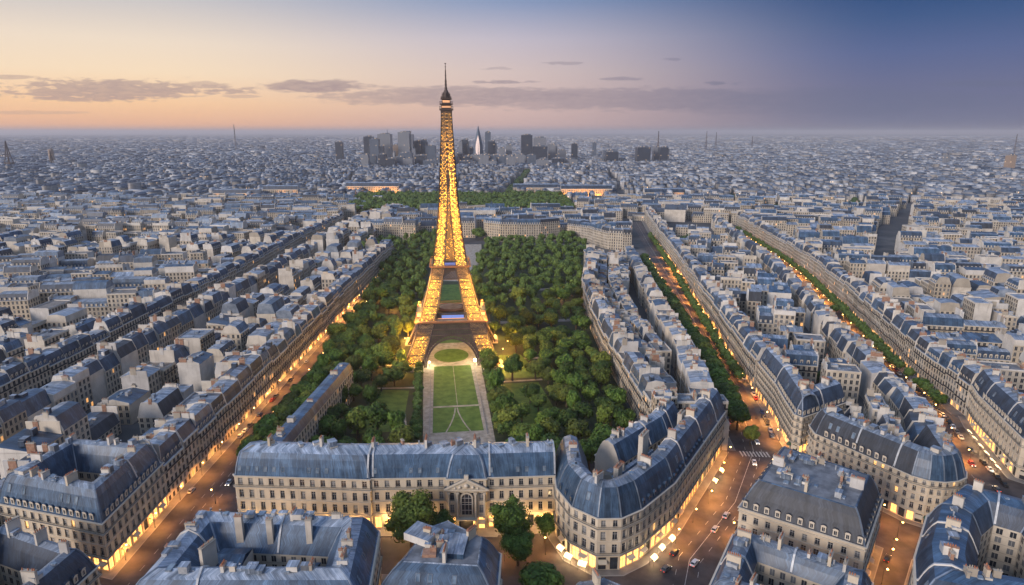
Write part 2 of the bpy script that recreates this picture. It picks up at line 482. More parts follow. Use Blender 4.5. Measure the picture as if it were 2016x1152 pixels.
leafmat('leaf', (0.048, 0.098, 0.014), (0.10, 0.168, 0.025), (0.155, 0.175, 0.025))
leafmat('leaf_far', (0.045, 0.092, 0.02), (0.085, 0.15, 0.03), (0.09, 0.14, 0.03))
simple('iron', (0.30, 0.195, 0.10), (0.37, 0.25, 0.135), 0.2, rough=0.6)
simple('iron_dark', (0.075, 0.055, 0.05), (0.11, 0.08, 0.07), 0.2, rough=0.65)
simple('copper_rail', (0.33, 0.16, 0.09), rough=0.6)
emit('gold_bulb', (1.0, 0.47, 0.05), 8.0, 'NONE')
emit('flood', (1.0, 0.86, 0.62), 30.0, 'NONE')
emit('screen_blue', (0.25, 0.4, 1.0), 0.22, 'NONE')
emit('hall_warm', (1.0, 0.5, 0.25), 1.0, 'NONE')
HAZE = 5.5e-5

# ------------------------------------------------------------------ plan helpers
rng = random.Random(7)
ORD = ['first', 'second', 'third', 'fourth', 'fifth', 'sixth', 'seventh', 'eighth', 'ninth', 'tenth', 'eleventh', 'twelfth', 'thirteenth',
       'fourteenth', 'fifteenth', 'sixteenth', 'seventeenth', 'eighteenth', 'nineteenth']
TENS = {20: 'twent', 30: 'thirt', 40: 'fort', 50: 'fift', 60: 'sixt', 70: 'sevent', 80: 'eight', 90: 'ninet'}


def ordn(n):
    if n < 20: return ORD[n - 1]
    if n >= 100: return str(n) + 'th'
    t, u = n // 10 * 10, n % 10
    return TENS[t] + ('ieth' if u == 0 else 'y-' + ORD[u - 1])


def offset(pts, d, closed=False):
    """move a plan line D metres to its inner (left) side, mitred"""
    n = len(pts); out = []
    for i in range(n):
        a = pts[i - 1] if (i > 0 or closed) else None
        c = pts[(i + 1) % n] if (i < n - 1 or closed) else None
        b = pts[i]
        ns = []
        for p, q in ((a, b), (b, c)):
            if p is None or q is None: continue
            L = math.hypot(q[0] - p[0], q[1] - p[1]) or 1
            ns.append((-(q[1] - p[1]) / L, (q[0] - p[0]) / L))
        if len(ns) == 1: k = ns[0]
        else:
            dt = max(0.25, 1 + ns[0][0] * ns[1][0] + ns[0][1] * ns[1][1])
            k = ((ns[0][0] + ns[1][0]) / dt, (ns[0][1] + ns[1][1]) / dt)
        out.append((b[0] + k[0] * d, b[1] + k[1] * d))
    return out


def sweep(mb, pts, prof, closed=False, uvs=1.0, segmat=None):
    """PROF: [(inset, z, material of the strip that follows)]"""
    rings = [offset(pts, p[0], closed) for p in prof]
    n = len(pts); segs = n if closed else n - 1
    cum = [0.0]
    for i in range(segs):
        a, b = pts[i], pts[(i + 1) % n]
        cum.append(cum[-1] + math.hypot(b[0] - a[0], b[1] - a[1]))
    v = 0.0
    for j in range(len(prof) - 1):
        dv = math.hypot(prof[j + 1][0] - prof[j][0], prof[j + 1][1] - prof[j][1])
        for i in range(segs):
            k = (i + 1) % n
            A, B, C2, D = rings[j][i], rings[j][k], rings[j + 1][k], rings[j + 1][i]
            mb.face([(A[0], A[1], prof[j][1]), (B[0], B[1], prof[j][1]), (C2[0], C2[1], prof[j + 1][1]), (D[0], D[1], prof[j + 1][1])],
                    (segmat or {}).get((i, prof[j][2]), prof[j][2]), ((cum[i], v), (cum[i + 1], v), (cum[i + 1], v + dv), (cum[i], v + dv)))
        v += dv
    return rings


def endcap(mb, pts, prof, mat, at_start, base=0.0):
    i = 0 if at_start else -1
    P = [offset(pts, p[0])[i] + (p[1],) for p in prof]
    P = [(P[0][0], P[0][1], base)] + P + [(P[-1][0], P[-1][1], base)]
    mb.face(P if not at_start else P[::-1], mat)


def along(pts, closed=False):
    n = len(pts)
    for i in range(n if closed else n - 1):
        a, b = pts[i], pts[(i + 1) % n]
        L = math.hypot(b[0] - a[0], b[1] - a[1])
        if L > 0.05: yield a, b, L, ((b[0] - a[0]) / L, (b[1] - a[1]) / L)


def frame4(x, y, z, u):
    """matrix of a wall fitting: local x along the wall, local y inward, z up"""
    return Matrix(((u[0], -u[1], 0, x), (u[1], u[0], 0, y), (0, 0, 1, z), (0, 0, 0, 1)))


_winmesh = {}


def winmesh(w, h, kind):
    k = (round(w, 2), round(h, 2), kind)
    if k in _winmesh: return _winmesh[k]
    mb = MB(); t = 0.09
    pane = {'dark': 'glass', 'pale': 'glass_pale', 'lit': 'glass_lit', 'shop': 'shop_lit', 'shop_dark': 'glass'}[kind]
    fr = 'rail' if kind.startswith('shop') else 'frame'
    mb.face([(-w / 2, 0.06, 0), (w / 2, 0.06, 0), (w / 2, 0.06, h), (-w / 2, 0.06, h)], pane)
    for x in (-w / 2 + t / 2, w / 2 - t / 2): mb.box((x, 0.03, 0), (t, 0.07, h), 0, fr)
    for z in (0, h - t): mb.box((0, 0.03, z), (w - 2 * t, 0.07, t), 0, fr)
    mb.box((0, 0.03, t), (0.07, 0.06, h - 2 * t), 0, fr)
    mb.box((0, 0.03, h * 0.68), (w - 2 * t, 0.065, 0.06), 0, fr)
    if not kind.startswith('shop'):
        mb.box((0, -0.36, 0.0), (w + 0.1, 0.06, 0.06), 0, 'rail'); mb.box((0, -0.36, 0.85), (w + 0.1, 0.06, 0.06), 0, 'rail')
        for i in range(7): mb.box((-w / 2 + w * i / 6, -0.36, 0.06), (0.03, 0.03, 0.79), 0, 'rail')
    me = mb.mesh('window'); _winmesh[k] = me
    return me


def facade_wall(mb, a, b, floors, bay, wins, mat='stone', litp=0.03, shoplit=0.7, r=None):
    r = r or rng
    L = math.hypot(b[0] - a[0], b[1] - a[1]); u = ((b[0] - a[0]) / L, (b[1] - a[1]) / L); nrm = (-u[1], u[0])
    nb = max(1, round(L / bay)); bw = L / nb
    P = lambda s, d=0.0: (a[0] + u[0] * s + nrm[0] * d, a[1] + u[1] * s + nrm[1] * d)
    z = 0.0; dep = 0.28
    for fi, (fh, kind, ww, wh, sill) in enumerate(floors):
        for k in range(nb):
            s0, s1 = k * bw, (k + 1) * bw
            if kind == 'none' or bw < 1.7:
                mb.wallq(P(s0), P(s1), z, z + fh, mat); continue
            w = min(ww, bw - 0.5); c = (s0 + s1) / 2; o0, o1 = c - w / 2, c + w / 2; zb, zt = z + sill, z + sill + wh
            mb.wallq(P(s0), P(o0), z, z + fh, mat); mb.wallq(P(o1), P(s1), z, z + fh, mat)
            if sill > 0.02: mb.wallq(P(o0), P(o1), z, zb, mat)
            mb.wallq(P(o0), P(o1), zt, z + fh, mat)
            mb.wallq(P(o0), P(o0, dep), zb, zt, mat); mb.wallq(P(o1, dep), P(o1), zb, zt, mat)
            mb.face([(*P(o0), zb), (*P(o1), zb), (*P(o1, dep), zb), (*P(o0, dep), zb)], mat)
            mb.face([(*P(o0, dep), zt), (*P(o1, dep), zt), (*P(o1), zt), (*P(o0), zt)], mat)
            q = r.random()
            if kind == 'shop': wk = 'shop' if q < shoplit else 'shop_dark'
            else: wk = 'lit' if q < litp else ('pale' if q < 0.33 else 'dark')
            pp = P(c, dep - 0.02)
            wins.append((pp[0], pp[1], zb, u, w, wh, wk))
            if kind == 'win' and r.random() < 0.95:      # moulded surround, proud of the wall
                for e in (-1, 1):
                    pc = P(c + e * (w / 2 + 0.11), -0.02)
                    mb.box((pc[0], pc[1], zb), (0.2, 0.1, wh + 0.2), math.atan2(u[1], u[0]), 'cornice')
        z += fh
    return z


_awn = {}


def awning_mesh(w, k):
    if (w, k) in _awn: return _awn[(w, k)]
    mb = MB(); mt = ('awning_cream', 'awning_cream', 'awning_green', 'awning_cream')[k]; w = w / 2 + 0.15
    mb.face([(-w, -1.7, 0.2), (w, -1.7, 0.2), (w, -0.3, 1.0), (-w, -0.3, 1.0)], mt); mb.face([(-w, -1.7, -0.1), (w, -1.7, -0.1), (w, -1.7, 0.2), (-w, -1.7, 0.2)], mt)
    for s in (-w, w): mb.face([(s, -1.7, 0.2), (s, -0.3, 1.0), (s, -0.3, 0.2)], mt)
    _awn[(w, k)] = _awn[(round(2 * (w - 0.15), 1), k)] = mb.mesh('awning')
    return _awn[(w, k)]


def put_windows(root, wins, limit=98):
    wins = sorted(wins, key=lambda w: w[0] ** 2 + (w[1]) ** 2)
    rest = MB()
    for i, (x, y, z, u, w, h, k) in enumerate(wins):
        me = winmesh(w, h, k)
        if i < limit:
            o = inst('shop_window' if k.startswith('shop') else 'window', me, root, Matrix.Translation((-root.location.x, -root.location.y, 0)) @ frame4(x, y, z, u))
            if k.startswith('shop') and (i * 7) % 10 < 4:
                inst('awning', awning_mesh(round(w, 1), (i * 3) % 4), root, Matrix.Translation((-root.location.x, -root.location.y, 0)) @ frame4(x, y, z + h * 0.62, u))
        else:
            c = -u[1], u[0]
            for p in me.polygons:
                pts = []
                for vi in p.vertices:
                    q = me.vertices[vi].co
                    pts.append((x + u[0] * q.x + c[0] * q.y, y + u[1] * q.x + c[1] * q.y, z + q.z))
                rest.face(pts, me.materials[p.material_index].name)
    if rest.f:
        rest.o = (root.location.x, root.location.y, 0)
        tag(rest.build('window', root), kind='stuff')


_dorm = {}


def dormer_mesh(style, roof):
    k = (style, roof)
    if k in _dorm: return _dorm[k]
    mb = MB(); w, h, dp = 1.5, 2.0, 2.3
    wall = 'cornice' if style != 'zinc' else roof
    mb.box((-w / 2 + 0.16, 0.15, 0), (0.32, 0.3, h), 0, wall); mb.box((w / 2 - 0.16, 0.15, 0), (0.32, 0.3, h), 0, wall)
    mb.box((0, 0.15, h - 0.3), (w - 0.64, 0.3, 0.3), 0, wall); mb.box((0, 0.15, 0), (w - 0.64, 0.3, 0.25), 0, wall)
    mb.face([(-w / 2 + 0.32, 0.2, 0.25), (w / 2 - 0.32, 0.2, 0.25), (w / 2 - 0.32, 0.2, h - 0.3), (-w / 2 + 0.32, 0.2, h - 0.3)], 'glass')
    mb.box((0, 0.17, 0.25), (0.07, 0.05, h - 0.55), 0, 'frame')
    for s in (-1, 1):
        x = s * w / 2
        q = [(x, 0.3, 0), (x, dp, 0), (x, dp, h), (x, 0.3, h)]
        mb.face(q if s > 0 else q[::-1], roof)
    n = 6; A = []
    if style == 'round':
        for i in range(n + 1):
            t = math.pi * i / n; A.append((-(w / 2 + 0.14) * math.cos(t), h + 0.55 * math.sin(t)))
    else:
        A = [(-w / 2 - 0.16, h), (0, h + 0.62), (w / 2 + 0.16, h)]
    for i in range(len(A) - 1):
        (x0, z0), (x1, z1) = A[i], A[i + 1]
        mb.face([(x0, -0.08, z0), (x1, -0.08, z1), (x1, dp, z1), (x0, dp, z0)], roof)
    mb.face([(x, -0.08, z) for x, z in A][::-1], wall); mb.face([(x, dp, z) for x, z in A], roof)
    me = mb.mesh('dormer'); _dorm[k] = me
    return me


def chimney_mb(mb, x, y, z, u, length, h, thick=0.85, mat='plaster', pots=True, r=None):
    r = r or rng
    rz = math.atan2(u[1], u[0])
    mb.box((x, y, z), (length, thick, h), rz, mat)
    mb.box((x, y, z + h), (length + 0.24, thick + 0.24, 0.22), rz, 'stone_dark' if r.random() < 0.7 else 'brick')
    got = []
    if pots:
        n = max(2, int(length / 0.55))
        for i in range(n):
            s = -length / 2 + length * (i + 0.5) / n
            if r.random() < 0.15: continue
            if pots == 'list': got.append((x + u[0] * s, y + u[1] * s, z + h + 0.22)); continue
            mb.cyl((x + u[0] * s, y + u[1] * s, z + h + 0.22), 0.17, 0.6 + 0.4 * r.random(), r.choice(('pot', 'stone_dark', 'stone_dark')), 6, 0.13, 'rail')
    return got


_pot = []
def pot_mesh():
    if not _pot:
        p = MB(); p.cyl((0, 0, 0), 0.19, 0.75, 'pot', 8, 0.14, 'rail'); _pot.append(p.mesh('chimney_pot'))
    return _pot[0]


def clutter(root, area, z, n, r, rz=0.0, mats=('metal_box', 'zinc', 'plaster', 'tar'), ox=(0, 0)):
    """roof-top boxes, vents, skylights and hatches inside a rectangle of plan points given by a sampler"""
    for i in range(n):
        x, y = area(r); k = r.random()
        mb = MB(); mb.o = (x, y, 0); mb.rnd = r.random()
        if k < 0.34:
            s = r.uniform(1.0, 3.6), r.uniform(0.9, 3.0), r.uniform(0.6, 2.3)
            mb.box((x, y, z), s, rz, r.choice(mats)); mb.box((x, y, z + s[2]), (s[0] + 0.2, s[1] + 0.2, 0.12), rz, 'zinc'); nm = 'roof_housing'
        elif k < 0.58:
            w = r.uniform(1.2, 2.2), r.uniform(1.0, 3.2)
            mb.box((x, y, z), (w[0], w[1], 0.35), rz, 'zinc'); mb.box((x, y, z + 0.352), (w[0] - 0.3, w[1] - 0.3, 0.1), rz, 'skylight'); nm = 'skylight'
        elif k < 0.8:
            mb.cyl((x, y, z), 0.22, r.uniform(0.7, 1.5), 'metal_box', 8); mb.cyl((x, y, z + 1.5), 0.34, 0.2, 'metal_box', 8, 0.1); nm = 'vent_pipe'
            mb.cyl((x, y, z + 0.7), 0.1, 0.85, 'rail', 6)
        else:
            u = (math.cos(rz), math.sin(rz)) if r.random() < 0.5 else (-math.sin(rz), math.cos(rz))
            chimney_mb(mb, x, y, z - 0.3, u, r.uniform(1.6, 3.4), r.uniform(1.6, 2.8), 0.8, r.choice(('plaster', 'brick', 'stone_dark')), True, r); nm = 'chimney'
        b = mb.build(nm, root); b.location = (x - root.location.x, y - root.location.y, 0)


FL_BIG = [(5.4, 'shop', 2.6, 4.2, 0.2), (4.7, 'win', 1.6, 3.1, 0.5), (4.5, 'win', 1.6, 2.9, 0.45), (4.0, 'win', 1.5, 2.5, 0.45)]
FL_STD = [(4.6, 'shop', 2.3, 3.5, 0.25), (3.9, 'win', 1.35, 2.6, 0.45), (3.6, 'win', 1.3, 2.3, 0.45), (3.4, 'win', 1.25, 2.1, 0.5), (2.9, 'win', 1.2, 1.8, 0.5)]


def hero(name, label, pts, closed=False, depth=12.0, floors=FL_STD, bay=3.3, style='round', steep='slate', top='zinc', rise=6.0, inset=2.6, toprise=1.2,
         dorm=3.3, litp=0.03, shoplit=0.6, chim=5, nclut=10, solid=False, wallm='stone', seed=1, cat='building', dormseg=None, courtmat='facade', startcap=True, endcap_=True,
         balc=(2, 4), dorm_dz=0.4, chimh=2.6, group=None, segmat=None, rw=0.0, ribs=()):
    r = random.Random(seed)
    cx = sum(p[0] for p in pts) / len(pts); cy = sum(p[1] for p in pts) / len(pts)
    root = empty(name, (cx, cy, 0)); tag(root, label, cat, group)
    o = (cx, cy, 0); wins = []
    wm = MB(o)
    for a, b, L, u in along(pts, closed):
        H = facade_wall(wm, a, b, floors, bay, wins, wallm, litp, shoplit, r)
    H = sum(f[0] for f in floors)
    rm = MB(o); rm.rnd = r.random()
    hr = H + rise
    if solid:
        prof = [(0.0, H, steep), (0.35, H + 0.05, steep), (inset * 0.4, H + rise * 0.45, steep), (inset * 0.7, H + rise * 0.78, steep), (inset, hr, top), (inset + 0.3, hr + 0.25, top), (inset + 0.6, hr + 0.02, top)]
        rings = sweep(rm, pts, prof, closed)
        rm.poly(rings[-1], hr + 0.02, 'tar')
    else:
        m = depth / 2
        prof = [(0.0, H, steep), (0.35, H + 0.05, steep), (inset * 0.38, H + rise * 0.42, steep), (inset * 0.68, H + rise * 0.76, steep), (inset, hr, top), (m, hr + toprise, top), (depth - inset, hr, steep), (depth - inset * 0.6, H + rise * 0.66, steep), (depth, H, steep)]
        sweep(rm, pts, prof, closed, 1.0, segmat)
        inner = offset(pts, depth, closed)
        cm = MB(o); cm.rnd = r.random()
        for a, b, L, u in along(inner, closed):
            nb = max(1, round(L / 3.2))
            cm.wallq(b, a, 0, H, courtmat, 0, nb, 0, max(3, round(H / 3.3)))
        cm.build('courtyard_wall', root)
        if not closed:
            gp = [(p[0], p[1] + 0.02) for p in prof]
            for first in (True, False):
                gm = MB(o); endcap(gm, pts, gp, 'plaster', first); gm.build('gable_wall', root)
    for i_ in range(len(pts)):
        if not closed and i_ in (0, len(pts) - 1): continue
        A_, B_, C_ = pts[i_ - 1], pts[i_], pts[(i_ + 1) % len(pts)]
        t_ = abs(math.atan2(C_[1] - B_[1], C_[0] - B_[0]) - math.atan2(B_[1] - A_[1], B_[0] - A_[0])) % (2 * math.pi)
        if min(t_, 2 * math.pi - t_) < 0.16: continue
        line_ = [(*offset(pts, p[0], closed)[i_], p[1]) for p in prof]
        for p_, q_ in zip(line_, line_[1:]): rm.beam(p_, q_, 0.42, 'zinc')
    wm.build('wall', root)
    rm.build('roof', root)
    # cornices and string courses
    cmb = MB(o); z = 0.0
    for i, f in enumerate(floors):
        z += f[0]
        pr = 0.55 if i in (len(floors) - 1,) else (0.4 if i == len(floors) - 2 and f[1] != 'attic' else 0.2)
        th = 0.5 if pr > 0.3 else 0.28
        sweep(cmb, pts, [(-0.0, z - th, 'cornice'), (-pr, z - th * 0.4, 'cornice'), (-pr, z - 0.02, 'cornice'), (0.0, z + 0.02, 'cornice')], closed)
    cmb.build('cornice', root)
    # balconies with iron railings
    z = 0.0
    for i, f in enumerate(floors):
        if i in balc:
            bm_ = MB(o)
            sweep(bm_, pts, [(0.0, z - 0.2, 'cornice'), (-0.75, z - 0.15, 'cornice'), (-0.75, z + 0.02, 'cornice'), (0.0, z + 0.06, 'cornice')], closed)
            line = offset(pts, -0.68, closed)
            for a, b, L, u in along(line, closed):
                rz = math.atan2(u[1], u[0])
                for zz in (z + 0.12, z + 0.92): bm_.box(((a[0] + b[0]) / 2, (a[1] + b[1]) / 2, zz), (L, 0.06, 0.06), rz, 'rail')
                n = max(2, int(L / 0.4))
                for k in range(n):
                    s = (k + 0.5) * L / n
                    bm_.box((a[0] + u[0] * s, a[1] + u[1] * s, z + 0.18), (0.05, 0.05, 0.74), rz, 'rail')
            bm_.build('balcony', root)
        z += f[0]
    put_windows(root, wins)
    # dormers on the steep slope
    if dorm:
        for si, (a, b, L, u) in enumerate(along(pts, closed)):
            if dormseg is not None and si not in dormseg: continue
            if L < 3: continue
            n = max(1, int(L / dorm)); nrm = (-u[1], u[0])
            for k in range(n):
                s = (k + 0.5) * L / n
                if s < 1.6 or s > L - 1.6: continue
                x, y = a[0] + u[0] * s + nrm[0] * 0.35, a[1] + u[1] * s + nrm[1] * 0.35
                inst('dormer', dormer_mesh(style, steep), root, Matrix.Translation((-cx, -cy, 0)) @ frame4(x, y, H + dorm_dz, u))
    # flush roof windows and raised party-wall ridges on the mansard
    if rw:
        za, zb_, ia, ib = H + rise * (0.45 if solid else 0.42), H + rise * (0.78 if solid else 0.76), inset * (0.4 if solid else 0.38), inset * (0.7 if solid else 0.68)
        for a, b, L, u in along(pts, closed):
            n = int(L / 3.2); nrm = (-u[1], u[0])
            for k in range(n):
                s_ = (k + 0.5) * L / n
                if r.random() > rw or s_ < inset + 1 or s_ > L - inset - 1: continue
                f = lambda t, q: (a[0] + u[0] * (s_ + t) + nrm[0] * (ia + (ib - ia) * q - 0.07), a[1] + u[1] * (s_ + t) + nrm[1] * (ia + (ib - ia) * q - 0.07), za + (zb_ - za) * q + 0.07)
                x, y, _z = f(0, 0); sk = MB((x, y, 0)); w_ = 0.6
                sk.face([f(-w_, 0.08), f(w_, 0.08), f(w_, 0.85), f(-w_, 0.85)], 'skylight')
                for t in (-w_, w_): sk.beam(f(t, 0.08), f(t, 0.85), 0.16, 'zinc')
                for q in (0.08, 0.85): sk.beam(f(-w_, q), f(w_, q), 0.16, 'zinc')
                sk.build('skylight', root).location = (x - cx, y - cy, 0)
    for si_, fr_ in ribs:
        a, b, L, u = list(along(pts, closed))[si_]; nrm = (-u[1], u[0]); s_ = L * fr_
        pr_ = [p for p in prof if p[0] <= (depth if not solid else inset)]
        x, y = a[0] + u[0] * s_, a[1] + u[1] * s_; g_ = MB((x, y, 0)); g_.rnd = 0.6
        up_ = [(x + nrm[0] * p[0], y + nrm[1] * p[0], p[1] + 0.55) for p in pr_]
        lo_ = [(x + nrm[0] * p[0], y + nrm[1] * p[0], p[1] - 0.6) for p in pr_]
        for i_ in range(len(up_) - 1):
            for e_ in (0, 1):
                o_ = (u[0] * 0.6 * e_, u[1] * 0.6 * e_)
                g_.face([(p[0] + o_[0], p[1] + o_[1], p[2]) for p in (lo_[i_], lo_[i_ + 1], up_[i_ + 1], up_[i_])], 'plaster')
            g_.face([up_[i_], up_[i_ + 1], (up_[i_ + 1][0] + u[0] * 0.6, up_[i_ + 1][1] + u[1] * 0.6, up_[i_ + 1][2]), (up_[i_][0] + u[0] * 0.6, up_[i_][1] + u[1] * 0.6, up_[i_][2])], 'metal_box')
        g_.build('party_wall', root).location = (x - cx, y - cy, 0)
    # chimney stacks across the ridge
    if chim:
        base = offset(pts, depth * 0.5 if not solid else inset + 2.2, closed)
        segs = list(along(base, closed)); tot = sum(s[2] for s in segs)
        for k in range(chim):
            t = (k + 0.5) * tot / chim; acc = 0
            for a, b, L, u in segs:
                if acc + L >= t:
                    s = t - acc; x, y = a[0] + u[0] * s, a[1] + u[1] * s
                    c = MB((x, y, 0)); c.rnd = r.random()
                    pots_at = chimney_mb(c, x, y, hr + toprise - 1.2 if not solid else hr - 0.1, (-u[1], u[0]), r.uniform(2.2, 4.2), chimh + r.uniform(0, 1.2), 0.9, r.choice(('plaster', 'plaster', 'stone')), 'list', r)
                    co = c.build('chimney', root); co.location = (x - cx, y - cy, 0)
                    for q in pots_at: inst('chimney_pot', pot_mesh(), co, Matrix.Translation((q[0] - x, q[1] - y, q[2])))
                    break
                acc += L
    # skylights and housings along the flat upper slope
    base = offset(pts, depth * 0.5 if not solid else inset + 3.0, closed); segs = list(along(base, closed))
    wts = [s[2] for s in segs]

    def area(rr):
        a, b, L, u = rr.choices(segs, wts)[0]; s = rr.uniform(1.5, max(1.6, L - 1.5)); t = rr.uniform(-0.8, 0.8) if not solid else rr.uniform(0, 5)
        return a[0] + u[0] * s - u[1] * t, a[1] + u[1] * s + u[0] * t
    a, b, L, u = segs[0]
    clutter(root, area, (hr + toprise - 0.35) if not solid else hr - 0.05, nclut, r, math.atan2(u[1], u[0]))
    return root, H, hr


# ------------------------------------------------------------------ ground, roads, park
def sheet(name, pts, z, mat, kind='structure'):
    mb = MB(); mb.poly(pts, z, mat); o = mb.build(name); tag(o, kind=kind)
    return o


def strip(pts, w):
    """a band of plan W metres wide centred on PTS (list of quads)"""
    A = offset(pts, w / 2); B = offset(pts, -w / 2)
    return [[A[i], B[i], B[i + 1], A[i + 1]] for i in range(len(pts) - 1)]


m, nt, b = newmat('city_floor', 0.9)
f = noise(nt, vscale(nt, posvec(nt), (1, 1, 0)), 0.0035, 6, 0.7)
f2 = noise(nt, vscale(nt, posvec(nt), (1, 1, 0)), 0.03, 3, 0.6)
c = mixc(nt, sstep(nt, f, 0.4, 0.62), (0.06, 0.063, 0.07), (0.16, 0.158, 0.155))
nt.links.new(mixc(nt, sstep(nt, f2, 0.35, 0.65), (0.05, 0.055, 0.06), c), b.inputs['Base Color'])
BIG = 90000
sheet('ground', [(-BIG, -4000), (BIG, -4000), (BIG, BIG), (-BIG, BIG)], -0.02, 'city_floor')
sheet('square', [(-140, 100), (240, 100), (240, 300), (-140, 300)], -0.008, 'asphalt')

WF = [(-138, 100), (-138, 180), (-138, 745)]                 # west boulevard, house fronts on its west side
AW = [(94.3, 276), (96.7, 299), (101.8, 333), (107.6, 396), (116, 510), (125, 631), (133, 720)]
AE = [(130.5, 273), (133, 293), (137, 325), (141, 361), (144, 393), (152.6, 460), (160, 532), (170, 613), (184, 740), (200, 900), (222, 1080)]
BW = [(173.5, 221), (181, 243), (191, 272), (199, 300), (206, 337), (217, 401), (240, 498), (266, 631), (294, 835), (318, 1000)]
BE = [(216, 249), (231, 298), (238, 314), (247, 372), (265, 448), (284, 532), (307, 640), (322, 744), (338, 902), (352, 1010)]
road_w = [(-123, 100), (-123, 420), (-125, 760)]
road_a = [(48, 100), (50, 165), (62, 196), (90, 232), (113, 275), (119, 300), (127, 345), (133, 400), (145, 500), (156, 600), (169, 720), (183, 860), (205, 1060)]
road_b = [(226, 140), (205, 200), (196, 235), (206, 280), (216, 310), (226, 360), (238, 420), (258, 500), (285, 620), (306, 740), (322, 880), (338, 1010)]


def road(name, pts, w, z):
    mb = MB()
    for q in strip(pts, w): mb.poly(q, z, 'asphalt')
    tag(mb.build(name), kind='structure')


road('road', road_w, 22, 0.004)
road('road', road_a[:6], 24, 0.006); road('road', road_a[5:], 15, 0.006)
road('road', road_b, 21, 0.008)
road('road', [(-252, 180), (-252, 900)], 14, 0.004)


def pave(line, w, name='pavement', closed=False):
    """raised pavement (0.13 m) along a house front LINE; the pavement lies on its outer (right) side"""
    mb = MB()
    sweep(mb, line, [(-w, 0.0, 'kerb'), (-w, 0.13, 'kerb'), (-w + 0.3, 0.131, 'paving'), (0.3, 0.132, 'paving')], closed)
    tag(mb.build(name), kind='structure')


# markings
mk = MB()
def dashes(pts, w, on, off, z):
    for a, b, L, u in along(pts):
        s = 0
        while s < L:
            e = min(L, s + on)
            n = (-u[1] * w / 2, u[0] * w / 2)
            p = (a[0] + u[0] * s, a[1] + u[1] * s); q = (a[0] + u[0] * e, a[1] + u[1] * e)
            mk.poly([(p[0] - n[0], p[1] - n[1]), (q[0] - n[0], q[1] - n[1]), (q[0] + n[0], q[1] + n[1]), (p[0] + n[0], p[1] + n[1])], z, 'marking')
            s += on + off
dashes(road_w[:3], 0.18, 3, 5, 0.014); dashes(offset(road_w, 3.6), 0.14, 3, 6, 0.014); dashes(offset(road_w, -3.6), 0.14, 3, 6, 0.014)
dashes(road_a, 0.2, 60, 0, 0.016); dashes(offset(road_a, 3.6), 0.16, 3, 5, 0.016); dashes(offset(road_a, -3.6), 0.16, 3, 5, 0.016)
dashes(road_b, 0.18, 3, 5, 0.018)
for k in range(9):                                           # zebra crossing at the junction
    mk.poly([(106 + k * 1.5, 270 - k * 0.12), (106.7 + k * 1.5, 270 - k * 0.12), (106.9 + k * 1.5, 275 - k * 0.12), (106.2 + k * 1.5, 275 - k * 0.12)], 0.02, 'marking')
for k in range(8):
    mk.poly([(120 + k * 1.2, 259 - k * 1.6), (120.5 + k * 1.2, 258.3 - k * 1.6), (124 + k * 1.2, 261 - k * 1.6), (123.5 + k * 1.2, 261.7 - k * 1.6)], 0.02, 'marking')
tag(mk.build('road_marking'), kind='structure')

# park floor, lawns and paths
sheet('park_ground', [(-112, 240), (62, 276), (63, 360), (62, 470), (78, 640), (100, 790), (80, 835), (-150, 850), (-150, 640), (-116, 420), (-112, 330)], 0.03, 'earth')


def axis(s, t):
    """park axis coordinates: s metres north of the long palace along the lawn, t metres east of its centre line"""
    dxn, dyn = -0.121, 0.9927
    return (-25.5 + dxn * (s) + dyn * t, 285 + dyn * s - dxn * t)


def axpoly(pts): return [axis(*p) for p in pts]


sheet('path', axpoly([(-38, -17), (-38, 17), (175, 19), (175, -19)]), 0.034, 'gravel')
sheet('lawn', axpoly([(10, -12.7), (10, 12.7), (40, 12.4), (40, -12.4)]), 0.06, 'grass')
sheet('lawn', axpoly([(42, -12.4), (42, 12.4), (104, 11.6), (104, -11.6)]), 0.06, 'grass')
sheet('lawn', [axis(124 + 13.5 * math.sin(2 * math.pi * k / 28), 11.5 * math.cos(2 * math.pi * k / 28)) for k in range(28)], 0.06, 'grass')
sheet('lawn', axpoly([(150, -16), (150, 16), (330, 22), (330, -12)]), 0.06, 'grass')
sheet('lawn', axpoly([(14, -53), (14, -28), (66, -26), (70, -44)]), 0.05, 'grass')
sheet('lawn', axpoly([(12, 25), (12, 54), (70, 50), (70, 23)]), 0.05, 'grass')
sheet('lawn', axpoly([(78, 25), (78, 54), (120, 46), (120, 27)]), 0.05, 'grass')
pm = MB()
for sgn in (-1, 1):                                          # two curved tracks worn across the near lawn, meeting at its head
    P = [axis(10 + 29 * t, sgn * (5.6 * (1 - t) ** 1.6 + 0.5)) for t in (0, 0.2, 0.4, 0.6, 0.8, 1.0)]
    for q in strip(P, 0.7): pm.poly(q, 0.068, 'gravel')
for q in strip([axis(42, 0.8), axis(104, 0.4)], 0.3): pm.poly(q, 0.068, 'gravel')
tag(pm.build('path'), kind='structure')
pm = MB()
for P, w in (([axis(72, -52), axis(70, -21)], 2.2), ([axis(73, 21), axis(74, 56)], 2.4), ([axis(14, -26), axis(60, -30)], 1.6), ([axis(112, 21), axis(112, 60)], 3.0), ([axis(112, -21), axis(108, -60)], 3.0), ([axis(345, 8), axis(380, 18), axis(420, 30), axis(560, 40)], 26)):
    for q in strip(P, w): pm.poly(q, 0.045, 'gravel')
for P, w in (([axis(196, 30), axis(196, 104)], 7), ([axis(300, -60), axis(300, 100)], 8)):
    for q in strip(P, w): pm.poly(q, 0.05, 'paving')
tag(pm.build('path'), kind='structure')
hm = MB()
for sgn in (-1, 1):                                          # low stone edging of the walks
    for q in strip([axis(6, sgn * 14.2), axis(104, sgn * 13.6)], 0.5):
        hm.poly(q, 0.35, 'kerb'); 
        for k in range(4): hm.wallq(q[k], q[(k + 1) % 4], 0.03, 0.35, 'kerb')
